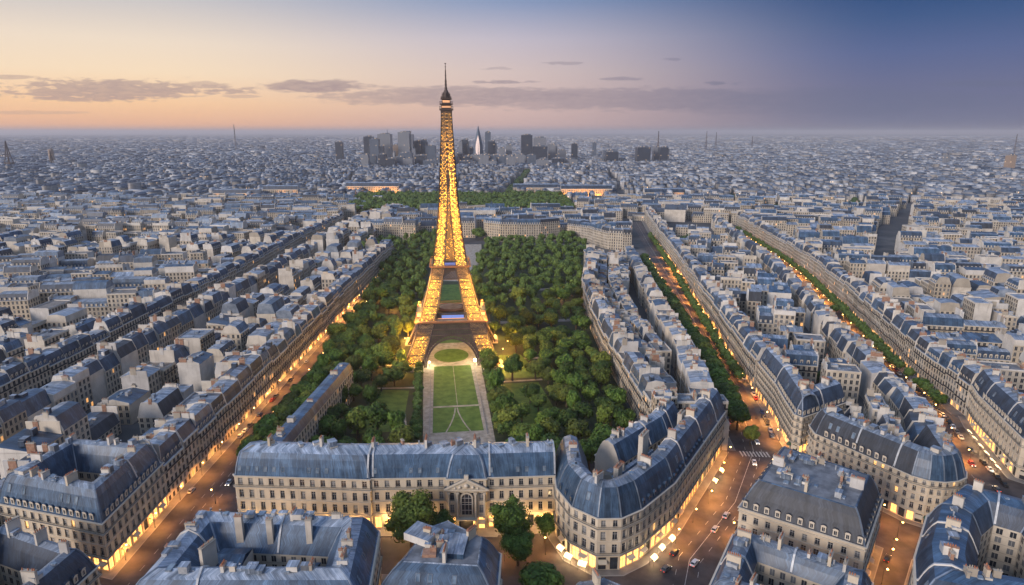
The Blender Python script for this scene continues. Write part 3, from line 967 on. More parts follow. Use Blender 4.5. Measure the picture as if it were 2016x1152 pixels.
tag(hm.build('kerb'), kind='structure')

# ------------------------------------------------------------------ the lattice tower
TX, TY = axis(122, 0)[0], 411.0
TROT = R(5.5)
TW = empty('lattice_tower', (TX, TY, 0), TROT)
tag(TW, 'tall iron lattice tower lit gold, straddling the lawn on four arched legs', 'tower')
_prof = [(0, 31.0), (8, 27.2), (16, 24.0), (28, 20.3), (40, 16.3), (52, 13.1), (62, 10.9), (80, 8.3), (101, 6.0), (127, 4.45), (150, 3.2), (161, 2.8)]
_legw = [(0, 10.2), (28, 9.6), (52, 7.6), (62, 7.4), (80, 6.3), (101, 5.3), (127, 4.45), (161, 2.8)]


def itp(tab, z):
    for (a, b), (c, d) in zip(tab, tab[1:]):
        if z <= c: return b + (d - b) * (z - a) / (c - a)
    return tab[-1][1]


hw = lambda z: itp(_prof, z)
lw = lambda z: itp(_legw, z)


def lattice(mb, corner, z0, z1, rows, t, n, mat, tm=None, jit=False):
    """X-braced face between two edge curves: CORNER(z, s) with s 0..1 across; N cells across, ROWS up"""
    for r_ in range(rows):
        a, b = z0 + (z1 - z0) * r_ / rows, z0 + (z1 - z0) * (r_ + 1) / rows
        mb.beam(corner(a, 0), corner(a, 1), t * 1.2, tm or mat)
        for k in range(n):
            s0, s1 = k / n, (k + 1) / n
            mb.beam(corner(a, s0), corner(b, s1), t, mat); mb.beam(corner(a, s1), corner(b, s0), t, mat)
            if k: mb.beam(corner(a, s0), corner(b, s0), t * 0.8, mat)


LIGHTS = []
GOLD = (1.0, 0.53, 0.085)


def lamp(loc, power, col, rad=0.4, parent=None, name='lamp_light'):
    d = bpy.data.lights.new(name, 'POINT'); d.energy = power; d.color = col; d.shadow_soft_size = rad
    o = bpy.data.objects.new(name, d); COL.objects.link(o); o.location = loc
    if parent is not None: o.parent = parent
    return o


bulbs = MB(); trng = random.Random(3)
for sx in (-1, 1):
    for sy in (-1, 1):
        leg = MB()
        def C(z, i, j):
            h = hw(z); w = lw(z)
            return (sx * (h - i * w), sy * (h - j * w), z)
        zs = [0.0, 4.5, 9, 13.5, 18, 23, 28, 33, 38, 43, 48, 52.5, 57, 62]
        for a, b in zip(zs, zs[1:]):
            for i, j in ((0, 0), (1, 0), (0, 1), (1, 1)): leg.beam(C(a, i, j), C(b, i, j), 0.8, 'iron_dark')
            for (i0, j0), (i1, j1) in (((0, 0), (1, 0)), ((0, 0), (0, 1)), ((1, 0), (1, 1)), ((0, 1), (1, 1))):
                cf = lambda z, s, i0=i0, j0=j0, i1=i1, j1=j1: tuple(p + (q - p) * s for p, q in zip(C(z, i0, j0), C(z, i1, j1)))
                lattice(leg, cf, a, b, 2, 0.36, 4, 'iron')
                leg.beam(cf(a, 0), cf(b, 1), 0.45, 'iron'); leg.beam(cf(a, 1), cf(b, 0), 0.45, 'iron'); leg.beam(cf(a, 0), cf(a, 1), 0.65, 'iron_dark')
            # lift shaft and floors inside the leg
            for (i0, j0), (i1, j1) in (((0.3, 0.3), (0.7, 0.3)), ((0.3, 0.7), (0.7, 0.7)), ((0.3, 0.3), (0.3, 0.7)), ((0.7, 0.3), (0.7, 0.7))):
                cf = lambda z, s, i0=i0, j0=j0, i1=i1, j1=j1: tuple(p + (q - p) * s for p, q in zip(C(z, i0, j0), C(z, i1, j1)))
                lattice(leg, cf, a, b, 3, 0.34, 2, 'iron')
            for _ in range(190):
                q = C(trng.uniform(a, b), trng.random(), 0.0 if trng.random() < 0.5 else 1.0) if trng.random() < 0.6 else C(trng.uniform(a, b), trng.choice((0.0, 1.0)), trng.random())
                if 19 < q[2] < 28 or 55 < q[2] < 62.5: continue
                bulbs.box((q[0], q[1], q[2]), (0.2, 0.2, 0.2), 0, 'gold_bulb', bottom=True)
        leg.build('leg', TW)
        for z in (3, 8, 13, 18, 31, 36, 41, 46, 51, 56):
            for k in ((0.5, 0.5),):
                lamp(C(z, -0.28, -0.28), 5200, GOLD, 0.5, TW, 'tower_light')
                lamp(C(z, *k), 42000 if z < 28 else 42000, GOLD, 0.6, TW, 'tower_light')
        pl = MB(); q = C(0, 0.5, 0.5)
        pl.box((q[0], q[1], 0), (13, 13, 1.6), 0, 'stone'); pl.box((q[0], q[1], 1.6), (11.4, 11.4, 1.0), 0, 'stone'); pl.build('plinth', TW)
# upper shaft
sh = MB()
zs = [62.0]
while zs[-1] < 157: zs.append(min(158, zs[-1] + max(1.9, 4.2 - (zs[-1] - 62) * 0.024)))
for a, b in zip(zs, zs[1:]):
    for fx, fy in ((1, 0), (-1, 0), (0, 1), (0, -1)):
        for inner in (0, 1):
            def cf(z, s, inner=inner):
                h = hw(z); q = h if not inner else max(0.15, h - lw(z) * 0.92); t_ = (2 * s - 1) * h
                return (fx * q + fy * t_, fy * q + fx * t_, z)
            lattice(sh, cf, a, b, 1, 0.36 if not inner else 0.4, 6 if a < 95 else 4, 'iron')
            if not inner:
                for s in ((0.0, lw(a) / hw(a) / 2, 1 - lw(a) / hw(a) / 2, 1.0) if a < 120 else (0.0, 0.5, 1.0)):
                    sh.beam(cf(a, s), cf(b, s), 0.6, 'iron_dark')
                for s0, s1 in ((0, .36), (.64, 1)) if a < 112 else ((0, 0.5), (0.5, 1)):
                    sh.beam(cf(a, s0), cf(b, s1), 0.42, 'iron_dark'); sh.beam(cf(a, s1), cf(b, s0), 0.42, 'iron_dark'); sh.beam(cf(a, s0), cf(a, s1), 0.5, 'iron_dark')
                for _ in range(int((16 + 10 * hw(a)) * (1.0 if a < 100 else 1.5))):
                    s = trng.random()
                    if a < 104 and 0.36 < s < 0.64 and trng.random() < 0.7: continue
                    q = cf(trng.uniform(a, b), s)
                    bulbs.box(q, (0.2, 0.2, 0.2), 0, 'gold_bulb', bottom=True)
sh.build('shaft', TW)
for z in (66, 72, 78, 84, 90, 96):
    for sx in (-1, 1):
        for sy in (-1, 1):
            q = hw(z) - lw(z) * 0.48
            lamp((sx * q, sy * q, z), 10000, GOLD, 0.5, TW, 'tower_light'); q = hw(z) + 2.0; lamp((sx * q, sy * q, z), 450, GOLD, 0.5, TW, 'tower_light')
for i in range(14):
    z = 100 + i * 4.2
    for s in (-1, 1): lamp((s * hw(z) * 0.45, -s * hw(z) * 0.45, z), 8000 - i * 60, GOLD, 0.4, TW, 'tower_light')
tag(bulbs.build('bulb', TW), kind='stuff')

# girders and the four arches below the first platform
for q in range(4):
    ca, sa = math.cos(q * math.pi / 2), math.sin(q * math.pi / 2)
    g = MB()
    def FP(s, z, off=0.0):
        h = hw(z) - off
        return (s * ca + h * sa, s * sa - h * ca, z)
    zc = lambda s: 2.0 + 18.2 * math.sqrt(max(0.0, 1 - (s / 17.3) ** 2))    # arch curve
    N = 30
    arc = [(17.3 * math.sin(math.pi / 2 * (2 * k / N - 1)), 0) for k in range(N + 1)]
    P = [(s, zc(s)) for s, _ in arc]; P2 = [(s * 0.93, 2.0 + 16.2 * math.sqrt(max(0.0, 1 - (s / 17.3) ** 2))) for s, _ in arc]
    for k in range(N):
        for off in (0.0, 1.6):
            g.beam(FP(*P[k], off), FP(*P[k + 1], off), 0.6, 'iron_dark'); g.beam(FP(*P2[k], off), FP(*P2[k + 1], off), 0.6, 'iron_dark')
        g.beam(FP(*P[k]), FP(*P2[k]), 0.3, 'iron_dark'); g.beam(FP(*P[k]), FP(*P2[k + 1]), 0.3, 'iron_dark'); g.beam(FP(*P2[k]), FP(*P2[k], 1.6), 0.3, 'iron_dark')
    g.build('arch', TW)
    g = MB(); st = 1.05; z = 3.0
    inside = lambda s, z: abs(s) < hw(z) - lw(z) * 0.86 and z > (zc(s) if abs(s) < 17.3 else 0) and z < 28.3
    while z < 28.2:
        s = -22.0
        while s < 22:
            for e in (-1, 1):
                a, b = (s, z), (s + e * st, z + st)
                ia, ib = inside(*a) or (z > 20.5 and abs(s) < hw(z)), inside(*b) or (z > 20.5 and abs(b[0]) < hw(z))
                if ia and ib: g.beam(FP(*a, -0.05), FP(*b, -0.05), 0.34, 'iron_dark')
            if inside(s, z) and inside(s, z + st): g.beam(FP(s, z, 1.2), FP(s, z + st, 1.2), 0.5, 'iron_dark')
            s += st
        z += st
    for z in (20.6, 24.2, 28.0): g.beam(FP(-hw(z), z, -0.1), FP(hw(z), z, -0.1), 0.8, 'iron_dark')
    z = 54.6
    while z < 61.5:
        s = -14.0
        while s < 14:
            for e in (-1, 1):
                if abs(s) < hw(z) and abs(s + e * 0.9) < hw(z + 0.9): g.beam(FP(s, z, -0.05), FP(s + e * 0.9, z + 0.9, -0.05), 0.3, 'iron_dark')
            s += 0.9
        z += 0.9
    for z in (54.4, 61.6): g.beam(FP(-hw(z), z, -0.1), FP(hw(z), z, -0.1), 0.7, 'iron_dark')
    g.build('girder', TW)


def ringdeck(mb, o, i, z, th, mat, edge):
    for s in (-1, 1):
        mb.box((0, s * (o + i) / 2, z), (2 * o, o - i, th), 0, edge, mat, True)
        mb.box((s * (o + i) / 2, 0, z), (o - i, 2 * i, th), 0, edge, mat, True)


def railing(mb, o, z, h, mat, step=0.8):
    for s in (-1, 1):
        for zz in (0.15, h):
            mb.box((0, s * o, z + zz), (2 * o, 0.16, 0.16), 0, mat); mb.box((s * o, 0, z + zz), (0.16, 2 * o - 0.2, 0.16), 0, mat)
        n = int(2 * o / step)
        for k in range(n + 1):
            t = -o + 2 * o * k / n
            mb.box((t, s * o, z), (0.14, 0.14, h), 0, mat); mb.box((s * o, t, z), (0.14, 0.14, h), 0, mat)


d = MB(); ringdeck(d, 22.4, 9.0, 28.2, 1.1, 'tar', 'copper_rail'); railing(d, 22.2, 29.3, 1.7, 'copper_rail')
ringdeck(d, 23.0, 21.6, 29.0, 0.35, 'copper_rail', 'copper_rail'); d.build('first_platform', TW)
d = MB(); ringdeck(d, 12.6, 3.2, 61.8, 0.9, 'tar', 'copper_rail'); railing(d, 12.4, 62.7, 1.5, 'copper_rail', 0.7); ringdeck(d, 13.1, 12.0, 62.4, 0.4, 'copper_rail', 'copper_rail')
d.build('second_platform', TW)
pv = MB(); pv.box((0, -10.6, 62.7), (7.6, 2.6, 3.0), 0, 'iron_dark', 'slate'); pv.box((0, -11.95, 63.2), (6.8, 0.06, 1.6), 0, 'screen_blue'); pv.box((0, 8.5, 62.7), (9, 3.5, 3.4), 0, 'iron_dark', 'slate'); pv.build('pavilion', TW)
pv = MB(); pv.box((0, -15.2, 29.3), (18, 3.0, 3.4), 0, 'iron_dark', 'slate'); pv.box((1.0, -16.75, 30.0), (14, 0.06, 1.9), 0, 'screen_blue'); pv.box((0, -16.74, 29.4), (17, 0.04, 0.5), 0, 'hall_warm'); pv.build('pavilion', TW)
pv = MB(); pv.cyl((0, -1.5, 29.4), 8.6, 3.4, 'iron_dark', 28, 8.9, 'iron_dark'); pv.cyl((0, -1.5, 32.8), 9.3, 0.5, 'copper_rail', 28, 9.3, 'iron_dark'); pv.cyl((0, -1.5, 33.3), 7.6, 0.25, 'copper_rail', 28, 7.4, 'gravel'); pv.build('hall', TW)
for s in (-1, 1):
    pv = MB(); pv.box((s * 20.4, -6, 29.3), (3.2, 12, 3.8), 0, 'copper_rail', 'slate'); pv.box((s * 22.06, -6, 30.2), (0.06, 11, 2.0), 0, 'hall_warm'); pv.box((s * 20.4, -12.05, 30.1), (2.6, 0.06, 2.0), 0, 'hall_warm'); pv.build('pavilion', TW)
    lamp((s * 20, -18, 32), 700, (1, 0.5, 0.25), 0.5, TW)
# head of the tower: gallery, cabin, dome and mast
h = MB()
h.box((0, 0, 156.5), (7.0, 7.0, 1.2), 0, 'iron_dark', bottom=True); h.box((0, 0, 157.7), (8.4, 8.4, 0.7), 0, 'iron_dark', bottom=True); railing(h, 4.1, 158.4, 1.5, 'iron_dark', 0.6)
h.box((0, 0, 158.4), (6.2, 6.2, 2.6), 0, 'iron_dark'); h.box((0, 0, 161.0), (8.0, 8.0, 0.5), 0, 'iron_dark', bottom=True); railing(h, 3.9, 161.5, 1.2, 'iron_dark', 0.6)
h.box((0, 0, 161.5), (5.2, 5.2, 2.6), 0, 'iron_dark'); h.box((0, 0, 164.1), (6.8, 6.8, 0.5), 0, 'iron_dark', bottom=True); railing(h, 3.2, 164.6, 0.9, 'iron_dark', 0.6)
h.build('gallery', TW)
h = MB(); h.box((0, -3.13, 159.2), (5.4, 0.05, 1.0), 0, 'hall_warm'); h.box((0, -2.63, 162.2), (4.4, 0.05, 1.2), 0, 'hall_warm'); h.box((-3.13, 0, 159.2), (0.05, 5.4, 1.0), 0, 'hall_warm'); h.box((3.13, 0, 159.2), (0.05, 5.4, 1.0), 0, 'hall_warm'); h.build('window', TW)
h = MB(); h.cyl((0, 0, 164.6), 2.5, 2.4, 'iron_dark', 12, 2.3); h.cyl((0, 0, 167.0), 2.3, 1.6, 'iron_dark', 12, 1.5); h.cyl((0, 0, 168.6), 1.5, 1.6, 'iron_dark', 12, 0.7); h.cyl((0, 0, 170.2), 0.9, 1.0, 'iron_dark', 10, 0.8)
for k in range(8):
    a = k * math.pi / 4; h.beam((2.9 * math.cos(a), 2.9 * math.sin(a), 164.6), (2.2 * math.cos(a), 2.2 * math.sin(a), 168.2), 0.25, 'iron_dark')
h.build('dome', TW)
h = MB(); h.cyl((0, 0, 171.0), 0.62, 5.0, 'iron_dark', 8, 0.5); h.cyl((0, 0, 176), 0.42, 5, 'iron_dark', 8, 0.3); h.cyl((0, 0, 181), 0.22, 4.0, 'iron_dark', 6, 0.12)
for z, w in ((172.5, 1.5), (174.5, 1.3), (178, 1.1), (180.5, 0.9), (183, 0.9)): h.box((0, 0, z), (w, w, 0.3), 0, 'iron_dark', bottom=True)
h.box((0, 0, 184.6), (1.0, 1.0, 0.5), 0, 'iron_dark', bottom=True)
h.build('mast', TW)
for s in (-1, 1):                                            # floodlights at the foot of the arch
    x, y = axis(104, s * 14.5)
    f = empty('floodlight', (x, y, 0)); tag(f, 'bright white floodlight glowing on the %s edge of the lawn below the tower arch' % ('east' if s > 0 else 'west'), 'floodlight', 'floodlights under the tower')
    p = MB(); p.cyl((0, 0, 0), 0.15, 2.6, 'pole', 6); p.build('pole', f)
    p = MB(); p.ball((0, 0, 3.1), 0.9 if s > 0 else 0.5, 'flood'); p.build('lamp_head', f)
    lamp((0, 0, 4.4), 9000 if s > 0 else 6000, (1, 0.78, 0.45), 0.6, f)
for x, y in ((-9, -9), (9, -9), (-9, 9), (9, 9), (0, -14)):     # unseen fill lights, no fixtures, added below the first platform to brighten the ground
    lamp((x, y, 17.5), 5000, (1, 0.66, 0.26), 0.8, TW, 'tower_light')

# ------------------------------------------------------------------ the large buildings near the camera
FL_PAL = [(6.2, 'shop', 2.4, 4.7, 0.2), (5.2, 'win', 1.6, 3.3, 0.7), (5.2, 'win', 1.6, 3.2, 0.6), (4.4, 'attic', 1.7, 2.7, 0.7)]
PAL = [(-104, 217.6), (-103.2, 216.4), (-52.4, 213.4), (-52.2, 214.2), (-24.3, 214.9), (-24.1, 213.9), (-9.5, 213.9), (-9.3, 214.9), (16.15, 216.4)]
pal, H_, hr_ = hero('long_palace', 'long cream palace with a central pediment and blue mansard at the foot of the lawn', PAL, False, 15.0, FL_PAL, 3.8, 'zinc', 'blue_zinc', 'zinc', 8.0, 3.0, 1.6,
                    dorm=0, litp=0.012, shoplit=0.75, chim=6, nclut=26, seed=11, ribs=((1, 0.98), (3, 0.02), (7, 0.03), (7, 0.98)), cat='palace', balc=(3,), chimh=3.0)
# skylight panes set flush in the blue slope
rr = random.Random(5)
for a, b, L, u in along(PAL):
    if L < 8: continue
    for k in range(int(L / 3.3)):
        if rr.random() < 0.55: continue
        s = (k + 0.5) * 3.3; nrm = (-u[1], u[0]); h0 = H_ + 1.6
        x, y = a[0] + u[0] * s + nrm[0] * 0.72, a[1] + u[1] * s + nrm[1] * 0.72
        sk = MB((x, y, h0)); w = 0.55
        f = lambda t, zz, o=0.0: (x + u[0] * t + nrm[0] * (zz * 0.28 - 0.1 - o), y + u[1] * t + nrm[1] * (zz * 0.28 - 0.1 - o), h0 + zz)
        sk.face([f(-w, 0), f(w, 0), f(w, 1.7), f(-w, 1.7)], 'skylight')
        for t in (-w, w): sk.beam(f(t, 0), f(t, 1.7), 0.14, 'zinc')
        for zz in (0, 1.7): sk.beam(f(-w, zz), f(w, zz), 0.14, 'zinc')
        o = sk.build('skylight', pal); o.location = (x - pal.location.x, y - pal.location.y, h0)
px_, py_ = -16.8, 213.9
pd = MB((px_, py_, 0)); zb = sum(f[0] for f in FL_PAL[:3]) + 0.05
for d_, hgt, w_, m_ in ((-0.75, 4.3, 16.2, 'cornice'), (-0.35, 3.5, 13.4, 'stone')):
    A = [(px_ - w_ / 2, zb + (0.5 if m_ == 'stone' else 0)), (px_ + w_ / 2, zb + (0.5 if m_ == 'stone' else 0)), (px_, zb + hgt)]
    pd.face([(x, py_ + d_ - (0.45 if m_ == 'stone' else 0), z) for x, z in A], m_)
for s in (-1, 1):                                            # raking cornices, roof slopes
    pd.beam((px_ + s * 8.2, py_ - 0.9, zb + 0.25), (px_, py_ - 0.9, zb + 4.6), 0.7, 'cornice', 0.55)
    q = [(px_ + s * 8.2, py_ - 1.1, zb + 0.5), (px_, py_ - 1.1, zb + 4.85), (px_, py_ + 5, zb + 4.85), (px_ + s * 8.2, py_ + 5, zb + 0.5)]
    pd.face(q if s > 0 else q[::-1], 'blue_zinc')
pd.beam((px_ - 8.4, py_ - 0.9, zb + 0.2), (px_ + 8.4, py_ - 0.9, zb + 0.2), 0.55, 'cornice')
pd.box((px_, py_ - 0.8, zb + 4.7), (1.6, 1.0, 1.5), 0, 'cornice'); pd.ball((px_, py_ - 0.9, zb + 1.9), 0.9, 'cornice', 10, 6)
for k in (-1, 1): pd.ball((px_ + k * 2.4, py_ - 0.9, zb + 1.3), 0.6, 'cornice'); pd.ball((px_ + k * 4.2, py_ - 0.9, zb + 0.95), 0.45, 'cornice')
o = pd.build('pediment', pal); o.location = (px_ - pal.location.x, py_ - pal.location.y, 0)
cl = MB((px_, py_, 0))
for k in (-6.6, -3.4, 3.4, 6.6):
    cl.cyl((px_ + k, py_ - 0.75, 5.6), 0.42, zb - 7.0, 'cornice', 10, 0.36); cl.box((px_ + k, py_ - 0.75, 5.2), (1.1, 0.9, 0.45), 0, 'cornice'); cl.box((px_ + k, py_ - 0.75, zb - 1.45), (1.15, 0.9, 0.5), 0, 'cornice')
o = cl.build('column', pal); o.location = (px_ - pal.location.x, py_ - pal.location.y, 0)
ar = MB((px_, py_, 0))                                       # tall arched window over the portal
for k in range(9):
    t0, t1 = math.pi * k / 9, math.pi * (k + 1) / 9
    ar.beam((px_ - 2.1 * math.cos(t0), py_ - 0.3, 13.2 + 2.1 * math.sin(t0)), (px_ - 2.1 * math.cos(t1), py_ - 0.3, 13.2 + 2.1 * math.sin(t1)), 0.6, 'cornice')
ar.face([(px_ - 1.9, py_ - 0.12, 6.2), (px_ + 1.9, py_ - 0.12, 6.2), (px_ + 1.9, py_ - 0.12, 13.2)] + [(px_ + 1.9 * math.cos(math.pi * k / 8), py_ - 0.12, 13.2 + 1.9 * math.sin(math.pi * k / 8)) for k in range(1, 8)] + [(px_ - 1.9, py_ - 0.12, 13.2)], 'glass')
for s in (-1, 1): ar.box((px_ + s * 2.1, py_ - 0.3, 6.0), (0.5, 0.5, 7.2), 0, 'cornice')
for z in (8.0, 10.4, 13.0): ar.box((px_, py_ - 0.18, z), (3.8, 0.1, 0.14), 0, 'frame')
for x in (-0.7, 0.7): ar.box((px_ + x, py_ - 0.18, 6.2), (0.12, 0.1, 8.4), 0, 'frame')
o = ar.build('arched_window', pal); o.location = (px_ - pal.location.x, py_ - pal.location.y, 0)
po = MB((px_, py_, 0)); po.box((px_, py_ - 0.2, 0.1), (4.6, 0.3, 4.4), 0, 'rail'); po.box((px_, py_ - 0.9, 4.7), (7.5, 2.2, 0.4), 0, 'cornice', bottom=True)
o = po.build('portal', pal); o.location = (px_ - pal.location.x, py_ - pal.location.y, 0)
lamp((px_ - pal.location.x, -2.2 + py_ - pal.location.y, 3.6), 700, (1, 0.6, 0.22), 0.4, pal)
for i, x in enumerate((-98, -88, -78, -68, -58, -46, -39, -32, -4, 4, 11)):                   # wall lanterns under the first string course
    ln = MB((x, 213.6, 5.0)); yy = 216.0 + (x + 103.5) * (-0.0575) if x < -52 else 214.4 + max(0, x + 24) * 0.035
    ln.box((x, yy - 1.0, 4.5), (0.35, 0.35, 0.7), 0, 'lampglow'); ln.beam((x, yy, 5.3), (x, yy - 1.0, 5.3), 0.1, 'rail'); ln.box((x, yy - 1.0, 5.2), (0.5, 0.5, 0.15), 0, 'rail')
    o = ln.build('lantern', pal); o.location = (x - pal.location.x, 213.6 - pal.location.y, 5.0)
    lamp((x - pal.location.x, yy - 1.7 - pal.location.y, 4.6), 1900 if x > -50 else 700, (1, 0.58, 0.20), 0.3, pal)

WING = [(-97.5, 338), (-99.5, 300), (-103.6, 232)]
hero('palace_wing', 'long narrow wing with blue grey roof running from the palace corner along the park', WING, False, 9.0, [(4.6, 'win', 1.4, 2.8, 0.5), (4.4, 'win', 1.3, 2.4, 0.5), (4.2, 'win', 1.3, 2.2, 0.5), (3.6, 'win', 1.2, 1.8, 0.5)],
     3.4, 'zinc', 'slate', 'blue_zinc', 3.6, 1.6, 0.5, dorm=0, litp=0.02, chim=3, nclut=9, seed=12, balc=(), chimh=1.6)

FL_G = [(6.0, 'shop', 2.7, 4.8, 0.15), (5.1, 'win', 1.8, 3.4, 0.5), (4.9, 'win', 1.7, 3.2, 0.45), (4.0, 'attic', 1.6, 2.6, 0.5)]
GP = [(16.3, 231.5), (16.2, 209.5), (20.6, 197.4), (28.6, 190.4), (36.6, 190.6), (44.4, 195.8), (59.5, 212.6), (80.2, 245.9), (98.5, 275.6)]
gcb, _, _ = hero('corner_building', 'cream corner building with rounded front, blue mansard roof and lit shops at the road bend', GP, False, 13.0, FL_G, 3.7, 'zinc', 'blue_zinc', 'zinc', 9.0, 4.0, 1.0,
     dorm=3.3, dormseg=(1, 5, 6), litp=0.02, shoplit=0.6, chim=6, nclut=30, rw=0.45, ribs=((6, 0.35), (6, 0.97), (7, 0.6)), seed=13, balc=(1, 3), chimh=3.2)
for x, y, w_, h_ in ((50.5, 226.5, 6.5, 13.0), (71, 250, 5.0, 11.0), (38, 209, 4.0, 9.0)):    # tall white party walls rising from the court
    c = MB((x, y, 0)); chimney_mb(c, x, y, 20.0, (0.52, 0.85), w_, h_, 1.8, 'plaster', True, rng)
    c.build('party_wall', gcb).location = (x - gcb.location.x, y - gcb.location.y, 0)
hero('courtyard_wing', 'blue roofed rear wing between the courtyard of the rounded corner building and the park trees', [(66.5, 276), (58, 262.5), (33.5, 236.5)], False, 12.0, FL_STD, 3.4, 'zinc', 'blue_zinc', 'zinc', 7.5, 3.6, 1.0,
     dorm=0, litp=0.03, chim=3, nclut=14, rw=0.4, ribs=((0, 0.7), (1, 0.35)), seed=14, balc=())
hero('courtyard_house', 'low blue roofed house standing in the courtyard behind the rounded corner', [(40, 221), (60, 244)], False, 7.0, [(4.0, 'win', 1.3, 2.2, 0.5), (3.6, 'win', 1.3, 2.2, 0.5), (3.4, 'win', 1.3, 2.0, 0.5), (3.2, 'win', 1.2, 1.8, .5)], 3.4, 'zinc', 'blue_zinc', 'zinc', 2.2, 1.4, 0.6,
     dorm=0, chim=2, nclut=5, seed=15, balc=())

L1 = [(-181, 201.9), (-136.4, 189.4), (-137.4, 230), (-176, 236)]
hero('courtyard_block', 'large block with slate mansard round a dark courtyard, on the corner of the west boulevard', L1, True, 11.0, FL_BIG, 3.6, 'round', 'blue_zinc', 'zinc', 9.6, 3.6, 0.6,
     dorm=2.8, dormseg=(0, 1), litp=0.03, shoplit=0.75, chim=7, nclut=26, rw=0.35, ribs=((1, 0.97), (1, 0.6)), seed=16, balc=(1, 3))
hero('slate_block', 'slate roofed block with tall plastered chimneys in the frame corner below the courtyard block', [(-176, 150), (-127, 140), (-124.5, 168), (-160, 182)], True, 10.0, FL_STD, 3.2, 'round', 'slate', 'zinc', 7.5, 3.4, 0.8,
     dorm=3.0, litp=0.04, chim=9, nclut=16, seed=17, balc=(2, 4), chimh=4.0)
cb, Hc, hc = hero('chimney_block', 'wide blue roofed block with three tall cream chimneys, facing the long palace', [(-106, 148), (-40, 148), (-43.5, 185.6), (-104.5, 190)], True, 14.0, FL_STD, 3.3, 'zinc', 'blue_zinc', 'zinc', 7.6, 4.2, 1.6,
                  dorm=0, litp=0.03, chim=4, nclut=46, rw=0.4, ribs=((0, 0.3), (2, 0.45), (3, 0.4)), seed=18, balc=(2,), chimh=2.2)
for x, y, h, ln in ((-84.5, 176.5, 9.5, 2.2), (-74.8, 175.8, 8.8, 1.8), (-62.5, 175.2, 9.0, 1.8), (-88, 163, 9.0, 5.2), (-101, 166, 6.5, 1.6), (-72, 155, 7.5, 2.6)):
    c = MB((x, y, 0)); chimney_mb(c, x, y, 16.5 + 4, (1, 0) if ln < 3 else (0.35, 0.94), ln, h, 1.4 if ln < 3 else 1.2, 'plaster', True, rng)
    c.build('chimney', cb).location = (x - cb.location.x, y - cb.location.y, 0)
# lower roofs filling its court
for (x, y, sx, sy, h, m1) in ((-68, 166, 17, 7, 16.5, 'slate'), (-84, 168, 9, 10, 21.0, 'blue_zinc'), (-60, 165, 5, 8, 19, 'blue_zinc')):
    c = MB((x, y, 0)); c.box((x, y, 0), (sx, sy, h), 0, 'plaster', m1)
    c.face([(x - sx / 2, y - sy / 2, h), (x + sx / 2, y - sy / 2, h), (x + sx / 2, y, h + 1.6), (x - sx / 2, y, h + 1.6)], m1, ((0, 0), (sx, 0), (sx, 6), (0, 6)))
    c.face([(x + sx / 2, y + sy / 2, h), (x - sx / 2, y + sy / 2, h), (x - sx / 2, y, h + 1.6), (x + sx / 2, y, h + 1.6)], m1, ((0, 0), (sx, 0), (sx, 6), (0, 6)))
    c.build('court_roof', cb).location = (x - cb.location.x, y - cb.location.y, 0)
pvb, _, hp = hero('mansard_pavilion', 'small building with steep blue hipped roof and cluttered flat top between the street trees', [(-39, 156), (-4.4, 153), (-3.6, 174.5), (-20, 187.2), (-30, 181)], True, 10, FL_STD[:4] + [(2.4, 'none', 0, 0, 0)], 3.2, 'zinc', 'blue_zinc', 'zinc', 7.5, 5.2, 0.5,
                  dorm=0, litp=0.05, chim=3, nclut=26, rw=0.35, solid=True, seed=19, balc=(2,))
c = MB((-24, 170, 0)); c.rnd = 0.3
c.box((-27, 172, hp), (9, 7, 2.4), -0.5, 'plaster', 'zinc'); c.box((-17, 167, hp), (7, 10, 1.6), -0.1, 'blue_zinc', 'zinc'); c.box((-24, 164, hp), (4, 3, 1.0), 0, 'brick', 'brick')
c.build('roof_housing', pvb).location = (-24 - pvb.location.x, 170 - pvb.location.y, 0)
hero('low_roof_house', 'small pale zinc roof peeping over the frame edge below the rounded corner', [(13, 146), (39, 143), (37.5, 156.5), (27, 163.5), (17.5, 161)], True, 9, FL_STD[:4], 3.2, 'zinc', 'blue_zinc', 'zinc', 4.4, 2.4, 0.5,
     dorm=0, chim=2, nclut=8, solid=True, seed=20, balc=())

HP = [(78.2, 197.4), (109.8, 175.2), (129.8, 202), (102.4, 229.2)]
hero('dormer_building', 'cream building with dark grey mansard, a row of ornate pale dormers and flat roof', HP, True, 12, FL_BIG + [(1.2, 'none', 0, 0, 0)], 3.8, 'round', 'slate_grey', 'blue_zinc', 9.6, 4.4, 0.5,
     dorm=3.4, litp=0.02, shoplit=0.5, chim=4, nclut=44, solid=True, seed=21, balc=(2,), dorm_dz=0.3)
IP = [(139, 268.5), (132.0, 263.5), (131, 255.6), (148.4, 226), (151.5, 220.5), (156, 216.9), (161, 215.7), (166.5, 216.6), (171, 219), (173.8, 223), (180.5, 243)]
hero('wedge_building', 'cream wedge shaped building with grey mansard ending in a rounded blue corner', IP, False, 13, [(4.8, 'shop', 2.3, 3.6, .3)] + FL_STD[1:], 3.0, 'round', 'slate_grey', 'zinc', 8.6, 3.8, 0.8,
     dorm=2.9, dormseg=(2, 9), litp=0.03, shoplit=0.4, chim=5, nclut=30, rw=0.3, ribs=((2, 0.97), (2, 0.5)), seed=22, balc=(4,), wallm='stone', segmat={(i, 'slate_grey'): 'blue_zinc' for i in range(4, 9)})
hero('roof_garden_block', 'blue roofed block with an open court and square chimneys, in front of the dormered building', [(55, 157), (87, 133), (105.5, 163), (72.6, 186)], True, 9.5, FL_STD[:4] + [(1.2, 'none', 0, 0, 0)], 3.2, 'zinc', 'blue_zinc', 'zinc', 4.6, 2.6, 0.6,
     dorm=0, litp=0.03, chim=8, nclut=40, rw=0.4, ribs=((2, 0.5), (3, 0.5)), seed=23, balc=(2,), chimh=3.4)
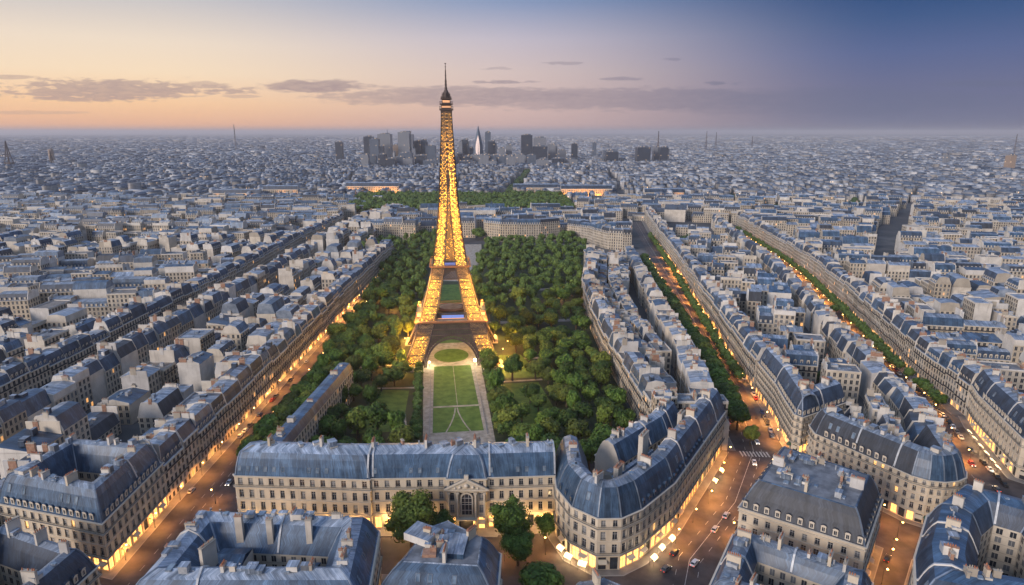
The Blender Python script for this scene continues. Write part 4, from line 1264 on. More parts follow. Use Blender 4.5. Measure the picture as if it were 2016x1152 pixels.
hero('slate_corner_block', 'dark slate roofed block with plastered chimneys at the frame corner beside the narrow side street', [(112, 152), (165, 134), (183, 190), (160, 207.5), (141, 194), (123.5, 172)], True, 15, FL_STD, 3.2, 'zinc', 'slate', 'blue_zinc', 6.5, 3.4, 1.2,
     dorm=0, litp=0.03, shoplit=0.85, chim=10, nclut=50, rw=0.4, ribs=((0, 0.5), (2, 0.6), (4, 0.5), (5, 0.5)), seed=24, balc=(2,), chimh=3.4)
hero('junction_building', 'cream corner building with dark mansard and wrapped balconies at the boulevard junction', [(139.4, 345), (136.6, 312), (133.2, 293), (130.6, 275.5), (132.8, 272.2), (161, 289)], False, 13, FL_STD, 3.1, 'round', 'slate', 'zinc', 8.4, 3.8, 1.0,
     dorm=3.0, litp=0.02, shoplit=0.7, chim=6, nclut=26, rw=0.3, ribs=((0, 0.9), (4, 0.5)), seed=25, balc=(1, 2, 3, 4))
hero('avenue_corner_building', 'cream corner building with slate mansard at the near end of the tree lined avenue', [(237.5, 312), (231.3, 298), (217.2, 251), (220.5, 247), (262, 238)], False, 14, FL_BIG, 3.7, 'round', 'slate', 'zinc', 8.4, 3.8, 1.0,
     dorm=3.0, litp=0.02, shoplit=0.7, chim=6, nclut=26, rw=0.3, ribs=((1, 0.6), (1, 0.1)), seed=26, balc=(1, 3))

for ln, w in ((GP[:], 3.2), (list(reversed([])), 0), (IP, 2.6), ([(139.4, 345), (136.6, 312), (133.2, 293), (130.6, 275.5), (132.8, 272.2), (161, 289)], 3.0), (PAL, 5.0), ([(237.5, 312), (231.3, 298), (217.2, 251), (220.5, 247), (262, 238)], 3.4)):
    if ln: pave(ln, w)
for ln, w in ((L1, 3.0), (HP, 2.6), ([(-106, 148), (-40, 148), (-43.5, 185.6), (-104.5, 190)], 2.6), ([(112, 152), (172, 138), (181, 196), (158.5, 207), (141, 194), (123.5, 172)], 2.4), ([(55, 157), (87, 133), (105.5, 163), (72.6, 186)], 2.0)):
    pave(ln, w, closed=True)
pave([(-137.6, 232), (-138, 745)], 3.5)
pave(offset(AW, -6.5), 4.0)
pave(list(reversed([p for p in AE if p[1] > 340])), 5.0)
pave([p for p in offset(BW, -3.5) if p[1] > 240], 2.6)
pave(list(reversed([p for p in BE if p[1] > 310])), 6.0)

# ------------------------------------------------------------------ ordinary houses
def prism(mb, poly, off, th, mat):
    """vertical slab: POLY [(x,y,z)] moved by OFF*TH"""
    A = poly; B = [(x + off[0] * th, y + off[1] * th, z) for x, y, z in poly]
    mb.face(A, mat); mb.face(B[::-1], mat)
    n = len(A)
    for i in range(n):
        j = (i + 1) % n
        mb.face([A[j], A[i], B[i], B[j]], mat)


def house(o, u, w, d, h, kind, r, shop=False, far=False, tilt=None):
    """parts of one terrace house; o = front corner, u along the front (outside on the right), w wide, d deep, h to the eaves"""
    o = (o[0] + u[0] * 0.02, o[1] + u[1] * 0.02); w -= 0.04
    nrm = (-u[1], u[0])
    P = lambda s, t: (o[0] + u[0] * s + nrm[0] * t, o[1] + u[1] * s + nrm[1] * t)
    rz = math.atan2(u[1], u[0]); c = P(w / 2, d / 2); org = (c[0], c[1], 0)
    parts = []
    rn = r.random()
    W = MB(org); W.rnd = rn; Rf = MB(org); Rf.rnd = r.random()
    rise0 = r.uniform(4.2, 7.4) if kind in ('mansard', 'half') else 0
    h -= rise0 * 0.3
    nb = max(2, round(w / 3.1)); nf = max(3, round(h / 3.5))
    W.wallq(P(0, 0), P(w, 0), 0, h, 'facade_shop' if shop else 'facade', 0, nb, 0, nf)
    blank = r.random() < 0.3
    if blank: W.wallq(P(w, d), P(0, d), 0, h, 'plaster')
    else: W.wallq(P(w, d), P(0, d), 0, h, 'facade', 0, nb, 0, nf)
    for a, b in ((P(w, 0), P(w, d)), (P(0, d), P(0, 0))):
        if r.random() < (0.5 if far else 0.3): W.wallq(a, b, 0, h, 'facade', 0, max(2, round(d / 3.4)), 0, nf)
        else: W.wallq(a, b, 0, h, 'plaster')
    zc = 'zinc'; sl = r.choice(('slate', 'slate', 'blue_zinc', 'blue_zinc', 'slate_grey'))
    zc = r.choice(('zinc', 'zinc', 'zinc', 'blue_zinc'))
    if kind == 'mansard':
        rise = rise0; ins = r.uniform(1.5, 2.9); tr = r.uniform(0.4, 1.2)
        prof = [(0, h), (0.25, h + 0.15), (ins * 0.5, h + rise * 0.6), (ins, h + rise), (d / 2, h + rise + tr), (d - ins, h + rise), (d, h)]
        ms = [zc, sl, sl, zc, r.choice((zc, sl)), sl]
    elif kind == 'half':
        rise = rise0 * 0.9; ins = r.uniform(1.5, 2.6); tr = r.uniform(0.2, 0.8)
        prof = [(0, h), (0.25, h + 0.15), (ins, h + rise), (d * 0.6, h + rise + tr), (d, h + rise - 0.6)]; ms = [zc, sl, zc, zc]
    elif kind == 'gable':
        rise = r.uniform(1.2, 2.8); prof = [(-0.3, h - 0.1), (d / 2, h + rise), (d + 0.3, h - 0.1)]; ms = [zc, zc]
    elif kind == 'mono':
        rise = r.uniform(1.5, 3.2); prof = [(-0.2, h), (d, h + rise)]; ms = [zc]
        if r.random() < 0.5: prof = [(0, h + rise), (d + 0.2, h)]
    else:
        prof = [(0, h + 0.04), (d, h + 0.04)]; ms = [r.choice(('tar', 'tar', 'zinc', 'paving'))]
    for i in range(len(prof) - 1):
        (t0, z0), (t1, z1) = prof[i], prof[i + 1]
        L = math.hypot(t1 - t0, z1 - z0)
        Rf.face([(*P(0, t0), z0), (*P(w, t0), z0), (*P(w, t1), z1), (*P(0, t1), z1)], ms[i], ((0, 0), (w, 0), (w, L), (0, L)))
    top = max(p[1] for p in prof)
    for s_ in (0.0, w):
        e_ = [(*P(s_, p[0]), p[1]) for p in prof]
        if kind != 'flat': W.face([(*P(s_, prof[0][0]), h - 0.12)] + e_ + [(*P(s_, prof[-1][0]), h - 0.12)], r.choice(('plaster', 'zinc', 'stone_dark')) if far else 'plaster')
    if kind != 'mansard' and prof[-1][1] > h + 0.3: W.wallq(P(w, d), P(0, d), h, prof[-1][1], 'plaster')
    if kind == 'mono' and prof[0][1] > h + 0.3: W.wallq(P(0, 0), P(w, 0), h, prof[0][1], 'plaster')
    if kind == 'flat':
        for (a, b) in ((P(0, 0), P(w, 0)), (P(w, 0), P(w, d)), (P(w, d), P(0, d)), (P(0, d), P(0, 0))):
            L = math.hypot(b[0] - a[0], b[1] - a[1]); q = math.atan2(b[1] - a[1], b[0] - a[0])
            W.box(((a[0] + b[0]) / 2, (a[1] + b[1]) / 2, h), (L - 0.32, 0.3, 0.8), q, 'plaster', 'zinc')
    # eaves cornice and balcony line on the front
    q = P(w / 2, -0.2)
    W.box((q[0], q[1], h - 0.5), (w, 0.6, 0.48), rz, 'cornice', bottom=True)
    if not far:
        for f in ((2, nf - 1) if nf > 3 else (2,)):
            q = P(w / 2, -0.3); z = h * f / nf
            W.box((q[0], q[1], z - 0.15), (w - 0.4, 0.6, 0.2), rz, 'cornice', bottom=True); W.box((q[0] - nrm[0] * 0.25, q[1] - nrm[1] * 0.25, z + 0.05), (w - 0.4, 0.07, 0.8), rz, 'rail')
    parts += [('wall', W), ('roof', Rf)]
    # party walls standing proud of the roof, chimneys on them
    for e in (0, 1):
        if kind == 'flat' and r.random() < 0.5: continue
        if r.random() < (0.6 if far else 0.24): continue
        up = r.uniform(0.3, 0.9) if r.random() < 0.62 else r.uniform(1.4, 3.0 if far else 4.2)
        s = -0.05 if e == 0 else w - 0.40
        G_ = MB(org); G_.rnd = r.random()
        if up > 1.2:
            t0, t1 = (0.6, d * r.uniform(0.5, 1.0)) if r.random() < 0.5 else (d * r.uniform(0.0, 0.45), d - 0.3)
            pl = [(*P(s, t0), h), (*P(s, t1), h), (*P(s, t1), top + up * 0.8), (*P(s, t0), top + up * 0.8)]
        else:
            pl = [(*P(s, max(0.03, min(p[0], d - 0.03))), p[1] + up) for p in prof]
            pl = [(*P(s, 0.03), h - 0.2)] + pl + [(*P(s, d - 0.03), h - 0.2)]
            pl = pl[::-1]
        prism(G_, pl, u, 0.45, 'plaster')
        parts.append(('gable_wall', G_))
        k = 1 if far else r.choice((1, 1, 2))
        for i in range(k):
            t = d * r.uniform(0.25, 0.75)
            C_ = MB(org); C_.rnd = r.random(); q = P(s + 0.22, t)
            chimney_mb(C_, q[0], q[1], top - 0.8, nrm, r.uniform(1.6, 4.2), r.uniform(1.6, 3.0) + (up if up > 1.2 else 0) * 0.5, r.uniform(0.7, 0.98), r.choice(('plaster', 'plaster', 'stone_dark', 'brick')), not far, r)
            parts.append(('chimney', C_))
    # things on the roof
    n = r.choice((0, 1, 2)) if far else r.choice((1, 2, 3, 4))
    for i in range(n):
        x, y = P(w * r.uniform(0.15, 0.85), d * r.uniform(0.3, 0.7)); M_ = MB(org); M_.rnd = r.random()
        if r.random() < 0.55:
            M_.box((x, y, top - 1.0), (r.uniform(1.4, 4.0), r.uniform(1.2, 3.0), r.uniform(1.5, 3.4)), rz, r.choice(('plaster', 'metal_box', 'zinc', 'slate')), 'zinc'); parts.append(('roof_housing', M_))
        else:
            M_.box((x, y, top - 0.6), (r.uniform(1.0, 2.6), r.uniform(1.0, 1.8), 0.9), rz, 'zinc', 'skylight'); parts.append(('skylight', M_))
    if kind in ('mansard', 'half') and not far:
        n = max(2, int(w / 2.9))
        for i in range(n if r.random() < 0.75 else 0):
            q = P((i + 0.5) * w / n, 0.45); parts.append(('dormer', frame4(q[0], q[1], h + 0.5, u), r.choice(('round', 'tri')), sl))
    elif kind in ('mansard', 'half'):
        n = max(2, int(w / 3.2))
        for i in range(n):
            q = P((i + 0.5) * w / n, 0.9); Rf.box((q[0], q[1], h + 0.5), (1.3, 1.3, 1.9), rz, 'cornice', 'zinc')
    return org, parts


HOUSES = []          # (distance key, org, parts, label stem)
CAMF = 1270.0; cT, sT = math.cos(R(14)), math.sin(R(14))


def project(x, y, z):
    f = y * cT - (z - CAM_H) * sT; up = y * sT + (z - CAM_H) * cT
    return (1008 + CAMF * x / f, 576 - CAMF * up / f, f) if f > 1 else (9e9, 9e9, f)


def visible(x, y, m=90):
    a = project(x, y, 24); b = project(x, y, 0)
    return y > 60 and -m < a[0] < 2016 + m and a[1] < 1152 + m and b[1] > 200


KINDW = (('mansard', 0.40), ('half', 0.2), ('gable', 0.14), ('mono', 0.09), ('flat', 0.17))


def pick(r, tab):
    q = r.random()
    for k, p in tab:
        q -= p
        if q <= 0: return k
    return tab[0][0]


def row(line, side, r, d=(11, 14), hh=(17, 21.5), shop=True, start=0.0, wr=(11, 19), stem='', kinds=(('mansard', 0.8), ('half', 0.2)), gaps=()):
    """a terrace along LINE; the houses' fronts stand on it and face its right side"""
    segs = list(along(line)); tot = sum(s[2] for s in segs)

    def at(t):
        for a, b, L, u in segs:
            if t <= L: return (a[0] + u[0] * t, a[1] + u[1] * t)
            t -= L
        return segs[-1][1]
    t = start; n = 0
    while t < tot - 6:
        w = min(r.uniform(*wr), tot - t)
        if any(a < t + w and t < b for a, b in gaps): t += 3; continue
        p, q = at(t), at(t + w)
        L = math.hypot(q[0] - p[0], q[1] - p[1])
        if L > 3:
            u = ((q[0] - p[0]) / L, (q[1] - p[1]) / L)
            c = ((p[0] + q[0]) / 2, (p[1] + q[1]) / 2)
            if visible(*c):
                far = c[1] > 520
                org, parts = house(p, u, L, r.uniform(*d), r.uniform(*hh), pick(r, kinds), r, shop and c[1] < 900, far)
                n += 1
                HOUSES.append([math.hypot(c[0], c[1]), org, parts, stem])
        t += w


def inpoly(x, y, poly):
    c = False; n = len(poly)
    for i in range(n):
        (x0, y0), (x1, y1) = poly[i], poly[i - 1]
        if (y0 > y) != (y1 > y) and x < (x1 - x0) * (y - y0) / (y1 - y0) + x0: c = not c
    return c


BLOCKED = []         # polygons kept free (streets, squares)


def fill(poly, ang, r, stem, hh=(12.5, 23), street=80.0, pitch=(13, 17.5), org=(0, 0), gapw=5.0, wr=(10, 24)):
    """terraces in parallel rows over a district, with courts and the odd lane between"""
    ca, sa = math.cos(ang), math.sin(ang)
    loc = [((x - org[0]) * ca + (y - org[1]) * sa, -(x - org[0]) * sa + (y - org[1]) * ca) for x, y in poly]
    s0, s1 = min(p[0] for p in loc), max(p[0] for p in loc); t0, t1 = min(p[1] for p in loc), max(p[1] for p in loc)
    W = lambda s, t: (org[0] + s * ca - t * sa, org[1] + s * sa + t * ca)
    t = t0 + 0.3; j = 0; since = 0
    while t < t1 - 6:
        d = r.uniform(*pitch)
        s = s0 + r.uniform(0, 3)
        nxt = s + r.uniform(street * 0.7, street * 1.3)
        while s < s1 - 5:
            w = r.uniform(*wr)
            if s > nxt: s += r.uniform(7, 9); nxt = s + r.uniform(street * 0.7, street * 1.3)
            dd = d * r.uniform(0.8, 1.0); k = r.random()
            cs = [W(s, t), W(s + w, t), W(s + w, t + dd), W(s, t + dd)]; c = W(s + w / 2, t + dd / 2)
            if visible(*c, m=60) and all(inpoly(*p, poly) for p in cs) and not any(inpoly(*p, b) for b in BLOCKED for p in cs + [c]) and k > 0.05:
                far = c[1] > 430
                if r.random() < 0.5: o_, u_ = W(s, t), (ca, sa)
                else: o_, u_ = W(s + w, t + dd), (-ca, -sa)
                hgt = r.uniform(*hh) if r.random() < 0.82 else r.uniform(6, hh[0])
                org_, parts = house(o_, u_, w, dd, hgt, pick(r, KINDW), r, False, far)
                HOUSES.append([math.hypot(*c), org_, parts, stem])
            s += w + (0 if r.random() < 0.75 else r.uniform(2, 6))
        t += d
        since += 1
        t += r.uniform(2.0, gapw) if since % 2 else r.uniform(gapw, gapw + 4)


hr = random.Random(42)
# rows along the three boulevards
row([(-138, 231), (-138, 742)], 1, hr, hh=(18, 20.5), stem='the west boulevard terrace')
row([(-262, 178), (-262, 1000)], 1, hr, hh=(17, 21), shop=False, stem='the row west of the side street')
row([(-240, 745), (-240, 190)], 1, hr, hh=(16, 20), shop=False, stem='the row east of the side street')
PARKE = [(79, 700), (76.3, 655), (62, 560), (59, 482), (60, 403), (62, 361), (64.6, 318), (67, 281)]
row(PARKE, 1, hr, hh=(18, 20.5), shop=False, stem='the white terrace facing the park', kinds=(('mansard', 0.6), ('half', 0.2), ('flat', 0.2)))
row(offset(AW, -6.5), 1, hr, hh=(15, 17), stem='the park side of the middle boulevard', kinds=(('half', 0.6), ('flat', 0.2), ('mansard', 0.2)))
row(list(reversed([(139.6, 346)] + [p for p in AE if p[1] > 355])), 1, hr, hh=(18, 20.5), d=(12, 14), stem='the east side of the middle boulevard')
row([(180.8, 243.5)] + [p for p in offset(BW, -3.5) if p[1] > 260], 1, hr, hh=(15, 17), stem='the near side of the tree lined avenue')
row(list(reversed([(237.8, 313)] + [p for p in BE if p[1] > 330])), 1, hr, hh=(18, 21), d=(12, 14), stem='the far side of the tree lined avenue')
row([(66, 277), (100, 277)], 1, hr, hh=(22, 26), stem='the end of the park side block', shop=False, kinds=(('flat', 1.0),), wr=(6, 11), d=(7, 10))
row([p for p in offset(PARKE, 12.6) if p[1] > 290], 1, hr, hh=(13, 19), d=(8.5, 10.5), stem='the inner row of the park side block', shop=False, kinds=(('flat', 0.35), ('gable', 0.3), ('mono', 0.2), ('half', 0.15)), wr=(8, 16))
row([p for p in offset(PARKE, 34.5) if p[1] > 505], 1, hr, hh=(14, 20), d=(7, 9), stem='the third inner row of the park side block', shop=False, kinds=(('flat', 0.4), ('gable', 0.3), ('mono', 0.3)), wr=(9, 18))
row([p for p in offset(PARKE, 23.6) if p[1] > 335], 1, hr, hh=(13, 20), d=(8, 10.5), stem='the second inner row of the park side block', shop=False, kinds=(('flat', 0.3), ('gable', 0.3), ('mono', 0.2), ('half', 0.2)), wr=(9, 18))
# districts behind them
BLOCKED.append([(383, 676), (397, 676), (995, 1580), (979, 1580)])              # dark straight street, north-east
fill([(-224, 238), (-152.5, 238), (-152.5, 742), (-224, 742)], R(90), hr, 'the courts behind the west boulevard', street=60)
fill([(-500, 150), (-277, 180), (-277, 318), (-700, 318)], R(2), hr, 'the quarter west of the side street', street=80, wr=(11, 26))
fill([(-700, 328), (-277, 328), (-277, 470), (-900, 470)], R(88), hr, 'the quarter west of the side street', street=80)
fill([(-900, 480), (-277, 480), (-277, 690), (-1000, 690)], R(8), hr, 'the quarter west of the side street', street=90, wr=(12, 30))
fill([(-1000, 702), (-277, 702), (-277, 820), (-1000, 820)], R(84), hr, 'the quarter west of the side street', street=80)
fill([(-1000, 832), (-277, 832), (-277, 1000), (-1000, 1000)], R(-6), hr, 'the quarter west of the side street', street=80, wr=(12, 30))
fill([(-224, 160), (-182, 160), (-182, 236), (-224, 236)], R(90), hr, 'the courts beside the corner block')
pab = [(152, 346), (156, 393), (166, 460), (173, 532), (183, 612), (198, 740), (214, 900), (304, 900), (280, 835), (252, 631), (226, 498), (203, 401), (192, 337), (185, 300), (178, 285), (162, 292)]
BLOCKED.append([(205, 838), (300, 838), (300, 860), (205, 860)])
BLOCKED.append([(395, 1190), (645, 1190), (770, 1420), (740, 1420), (630, 1220), (395, 1220)])
fill(pab, R(-14), hr, 'the triangle between the two boulevards', gapw=3.0, wr=(9, 18), pitch=(11, 15), street=55)
fill([(141, 270), (150, 244), (172, 240), (183, 272), (190, 304), (166, 292)], R(70), hr, 'the wedge behind the rounded blue corner', pitch=(6.5, 9), gapw=1.5, wr=(7, 12))
fill([(252, 300), (262, 372), (278, 440), (700, 360), (420, 190), (236, 262)], R(-14), hr, 'the quarter east of the avenue', street=75, wr=(11, 26))
fill([(281, 452), (298, 532), (312, 590), (760, 500), (700, 372)], R(76), hr, 'the quarter east of the avenue', street=75)
fill([(315, 602), (322, 640), (337, 744), (350, 900), (1000, 900), (900, 640), (760, 512)], R(-10), hr, 'the quarter east of the avenue', street=85, wr=(12, 30))
# blocks round the head of the park
ARC = [(-222, 895), (-212, 880), (-165, 868), (-130, 863)]
row(list(ARC), 1, hr, hh=(23, 26), d=(16, 18), shop=False, wr=(22, 34), stem='the pale palaces at the head of the park', kinds=(('mansard', 1.0),))
row([(-96, 894), (-70, 902), (-52, 900)], 1, hr, hh=(22, 25), d=(16, 18), shop=False, wr=(20, 30), stem='the pale palaces at the head of the park', kinds=(('mansard', 1.0),))
row([(-40, 905), (-38, 880), (-20, 868), (20, 866), (58, 872), (66, 884)], 1, hr, hh=(24, 26), d=(16, 18), shop=False, wr=(20, 34), stem='the pale palaces at the head of the park', kinds=(('mansard', 1.0),))
row([(76, 888), (100, 862), (108, 835), (126, 800), (150, 800)], 1, hr, hh=(21, 24), d=(15, 17), shop=False, wr=(16, 26), stem='the pale palaces at the head of the park', kinds=(('mansard', 1.0),))
fill([(-222, 900), (-110, 886), (-40, 915), (60, 905), (125, 830), (165, 860), (185, 1060), (90, 1130), (-220, 1130)], R(5), hr, 'the blocks behind the pale palaces', street=90, wr=(14, 34))
fill([(-1050, 1005), (-270, 1005), (-262, 1330), (-1250, 1330)], R(4), hr, 'the quarter beyond', street=110, wr=(14, 34))
fill([(-245, 770), (-165, 770), (-165, 1150), (-245, 1150)], R(88), hr, 'the quarter beyond', street=90)
fill([(205, 1070), (340, 1030), (360, 905), (1050, 905), (1250, 1330), (110, 1330), (110, 1180)], R(-12), hr, 'the quarter beyond', street=110, wr=(14, 34))


org, parts = house((-34, 240), (0.993, -0.12), 25, 9, 6.5, 'flat', random.Random(77))
gp = empty('garden_pavilion', (org[0], org[1], 0)); tag(gp, 'low pale garden pavilion with a flat roof behind the long palace at the lawn foot', 'building')
for p in parts:
    if p[0] != 'dormer': p[1].build(p[0], gp)

HOUSES.sort(key=lambda h: h[0])
NIND = 285
cnt = {}
rest = {}
kindword = {}
for i, (dist, org, parts, stem) in enumerate(HOUSES):
    if i < NIND:
        cnt[stem] = cnt.get(stem, 0) + 1
        root = empty('town_house', (org[0], org[1], 0))
        roofm = [p for p in parts if p[0] == 'roof'][0][1].m
        rw = 'slate roofed' if 'slate' in roofm else ('grey slate roofed' if 'slate_grey' in roofm else ('blue roofed' if 'blue_zinc' in roofm else ('flat roofed' if ('tar' in roofm or 'paving' in roofm) else 'zinc roofed')))
        tag(root, '%s house, %s nearest in %s' % (rw, ordn(cnt[stem]), stem), 'house', 'houses of ' + stem.replace('the ', '', 1))
        for p in parts:
            if p[0] == 'dormer':
                inst('dormer', dormer_mesh(p[2], p[3]), root, Matrix.Translation((-org[0], -org[1], 0)) @ p[1])
            else:
                p[1].build(p[0], root)
    else:
        key = 'rest'
        mb = rest.setdefault(key, MB())
        for p in parts:
            if p[0] != 'dormer': mb.add(p[1])
            else:
                q = p[1]; mb.rnd = 0.5
                x, y, z = q.translation; mb.box((x - q[0][1] * -0.7, y - q[1][1] * -0.7, z), (1.4, 1.4, 2.1), math.atan2(q[1][0], q[0][0]), 'cornice', 'zinc')
for k, mb in rest.items():
    tag(mb.build('town_houses'), 'crowded zinc roofs and pale walls of the city filling the distance', None, None, 'stuff')
print('houses', len(HOUSES), cnt)

# ------------------------------------------------------------------ trees
def crown_mb(seed, nl, leaves, size, mat, flat=0.85):
    r = random.Random(seed); mb = MB(); lumps = []
    for i in range(nl):
        a = r.uniform(0, 2 * math.pi); q = r.uniform(0.35, 0.66); z = r.uniform(-0.4, 0.55) * (1.25 - 0.8 * q)
        lumps.append((q * math.cos(a), q * math.sin(a), z * flat + 0.06, r.uniform(0.24, 0.36)))
    lumps.append((r.uniform(-.06, .06), r.uniform(-.06, .06), 0.05, 0.74))
    for x, y, z, q in lumps: mb.ball((x, y, z), q * 0.8, mat, 7, 5, 0.9)
    tot = sum(l[3] ** 2 for l in lumps)
    for x, y, z, q in lumps:
        n = int(leaves * q * q / tot)
        for i in range(n):
            v = Vector((r.gauss(0, 1), r.gauss(0, 1), r.gauss(0.25, 1))).normalized()
            c = Vector((x, y, z)) + v * q * r.uniform(0.82, 1.12)
            nn = (v + Vector((r.gauss(0, .28), r.gauss(0, .28), r.gauss(0, .28)))).normalized()
            a = nn.cross(Vector((r.random() - .5, r.random() - .5, r.random() - .5)).normalized()).normalized(); b_ = nn.cross(a)
            s = size * r.uniform(0.6, 1.3)
            mb.face([tuple(c - a * s - b_ * s * 0.6), tuple(c + a * s - b_ * s * 0.6), tuple(c + a * s * 0.7 + b_ * s * 0.8), tuple(c - a * s * 0.6 + b_ * s * 0.7)], mat)
    return mb


CROWNS = [crown_mb(100 + i, 13 + i % 4, 1700, 0.072, 'leaf', 0.85 + 0.1 * (i % 3)).mesh('crown') for i in range(6)]
BIGCROWN = [crown_mb(200 + i, 24, 5200, 0.04, 'leaf', 1.15).mesh('crown') for i in range(3)]
FARC = [crown_mb(300 + i, 9, 260, 0.12, 'leaf_far') for i in range(4)]
def trunk_mesh(seed):
    r = random.Random(seed); t = MB(); t.cyl((0, 0, 0), 0.055, 0.5, 'bark', 7, 0.035)
    for k in range(5):
        a = k * 1.3 + r.random(); t.beam((0, 0, 0.36 + 0.03 * k), (0.3 * math.cos(a), 0.3 * math.sin(a), 0.62 + 0.05 * r.random()), 0.028, 'bark')
    return t.mesh('trunk')
TRUNKS = [trunk_mesh(i) for i in range(3)]
tr = random.Random(9); ntree = 0


def tree(name, x, y, rad, h, label, group, big=False):
    global ntree; ntree += 1
    root = empty(name, (x, y, 0)); tag(root, label, 'tree', group)
    c = inst('crown', (BIGCROWN if big else CROWNS)[ntree % (3 if big else 6)], root, Matrix.Identity(4))
    ch = h * 0.74
    c.location = (0, 0, h - ch * 0.52); c.scale = (rad * 1.12, rad * 1.12 * tr.uniform(0.9, 1.1), ch * 0.58); c.rotation_euler = (0, 0, tr.uniform(0, 6.28))
    t = inst('trunk', TRUNKS[ntree % 3], root, Matrix.Identity(4)); t.scale = (h * 0.8, h * 0.8, h)
    return root


for x, y, rad, h, lab in ((-35.5, 201, 9.6, 21, 'big leafy street tree before the palace, beside its pediment on the west side'), (-26.5, 203.5, 6.4, 13, 'lower bushy tree tucked against the big tree west of the palace portal'),
                          (0.2, 200.5, 7.6, 20.5, 'tall leafy street tree before the palace, on the east side of its portal'), (2.0, 193, 6.0, 12.5, 'lower leafy tree in front of the tall tree near the rounded corner'),
                          (12.0, 205.5, 3.6, 11.5, 'slim dark tree between the palace end and the rounded corner building'), (8.8, 177, 7.4, 11.5, 'round dark tree on the pavement south of the rounded corner building'),
                          (113.5, 281, 4.0, 10.0, 'single round tree at the tip of the pavement by the zebra crossing')):
    tree('street_tree', x, y, rad, h, lab, None, big=h > 12)

TREES = []


def scatter(poly, n, rad, excl=(), md=7.2, tries=30):
    xs = [p[0] for p in poly]; ys = [p[1] for p in poly]; got = []
    for _ in range(n * tries):
        if len(got) >= n: break
        x, y = tr.uniform(min(xs), max(xs)), tr.uniform(min(ys), max(ys))
        if not inpoly(x, y, poly) or any(inpoly(x, y, e) for e in excl): continue
        m_ = md * (1.0 if y < 430 else 1.12)
        if any((x - a) ** 2 + (y - b) ** 2 < m_ * m_ for a, b in got): continue
        got.append((x, y))
    return got


LAWNS = [axpoly([(-40, -24), (-40, 24), (110, 22), (110, -22)]), axpoly([(100, -38), (100, 40), (160, 40), (160, -38)]), axpoly([(165, -19), (165, 19), (300, 17), (300, -17)]),
         axpoly([(295, -16), (295, 24), (570, 60), (570, 10)]), axpoly([(12, -46), (12, -29), (64, -28), (66, -42)]), axpoly([(6, 25), (6, 58), (72, 54), (72, 25)]), axpoly([(76, 24), (76, 50), (122, 48), (122, 25)]), axpoly([(205, 24), (205, 50), (232, 48), (232, 24)]), axpoly([(150, 58), (150, 80), (172, 80), (172, 58)]), axpoly([(205, -60), (205, -24), (226, -24), (226, -60)]),
         axpoly([(191, 20), (191, 110), (201, 110), (201, 20)])]
westgrove = scatter([(-88, 246), (-42, 246), (-58, 300), (-70, 430), (-125, 430), (-112, 345), (-91, 340)], 140, 5, LAWNS, 9.6)
eastgrove = scatter([(-6, 247), (12, 238), (30, 250), (56, 276), (56, 430), (-20, 430), (-12, 300)], 190, 5, LAWNS, 9.6)
upper_w = scatter([(-125, 430), (-62, 430), (-85, 600), (-100, 850), (-235, 850), (-150, 745), (-126, 600)], 330, 6, LAWNS, 9.6)
upper_e = scatter([(-30, 430), (54, 430), (52, 480), (70, 640), (72, 720), (100, 780), (84, 838), (-30, 850), (-60, 600)], 380, 6, LAWNS, 9.6)
beyond = scatter([(-290, 1160), (80, 1160), (110, 1180), (110, 1440), (-330, 1440)], 430, 8, (), 12.0)
hedge = []
for s in np.arange(0, 102, 6.4):
    for t in (-24, 23.6): hedge.append(axis(s, t * 0.86 + tr.uniform(-0.7, 0.7)))
extra = [(-1.5, 311, 5.2), (5, 306, 4.8), (14, 318, 5.0), (-4, 327, 4.6), (10, 330, 5.5), (20, 300, 5.0), (24, 326, 4.4)]
for x, y in hedge: TREES.append((x, y, tr.uniform(2.6, 3.6), tr.uniform(6.0, 8.0), 'clipped tree along the walk'))
for x, y in westgrove: TREES.append((x, y, tr.uniform(3.8, 7.0), tr.uniform(8.5, 16.5), 'the grove west of the lawn'))
for x, y in eastgrove: TREES.append((x, y, tr.uniform(3.8, 7.0), tr.uniform(8.5, 16.5), 'the grove east of the lawn'))
for x, y, q in extra: TREES.append((x, y, q, q * 2.1, 'the open lawn to the east'))
for x, y in upper_w: TREES.append((x, y, tr.uniform(4.0, 7.4), tr.uniform(9, 18), 'the grove beyond the tower, west'))
for x, y in upper_e: TREES.append((x, y, tr.uniform(4.0, 7.4), tr.uniform(9, 18), 'the grove beyond the tower, east'))
for x, y in beyond: TREES.append((x, y, tr.uniform(8, 12), tr.uniform(16, 22), 'the far wood'))
for p0, p1, st in (((-110, 262), (-110.5, 430), 8.2), ((-118, 262), (-115.5, 440), 8.5), ((-116, 440), (-118, 700), 9)):
    n = int((p1[1] - p0[1]) / st)
    for i in range(n):
        TREES.append((p0[0] + (p1[0] - p0[0]) * i / n + tr.uniform(-1, 1), p0[1] + i * st + tr.uniform(-1, 1), tr.uniform(4.4, 5.6), tr.uniform(9, 12.5), 'the row on the west boulevard'))


def linetrees(line, off, y0, y1, st, rad, hh, stem, skip=0.0):
    for a, b, L, u in along(offset(line, off)):
        s = 0.0
        while s < L:
            x, y = a[0] + u[0] * s, a[1] + u[1] * s
            if y0 < y < y1 and tr.random() > skip: TREES.append((x + tr.uniform(-.5, .5), y, tr.uniform(*rad), tr.uniform(*hh), stem))
            s += st * tr.uniform(0.9, 1.1)


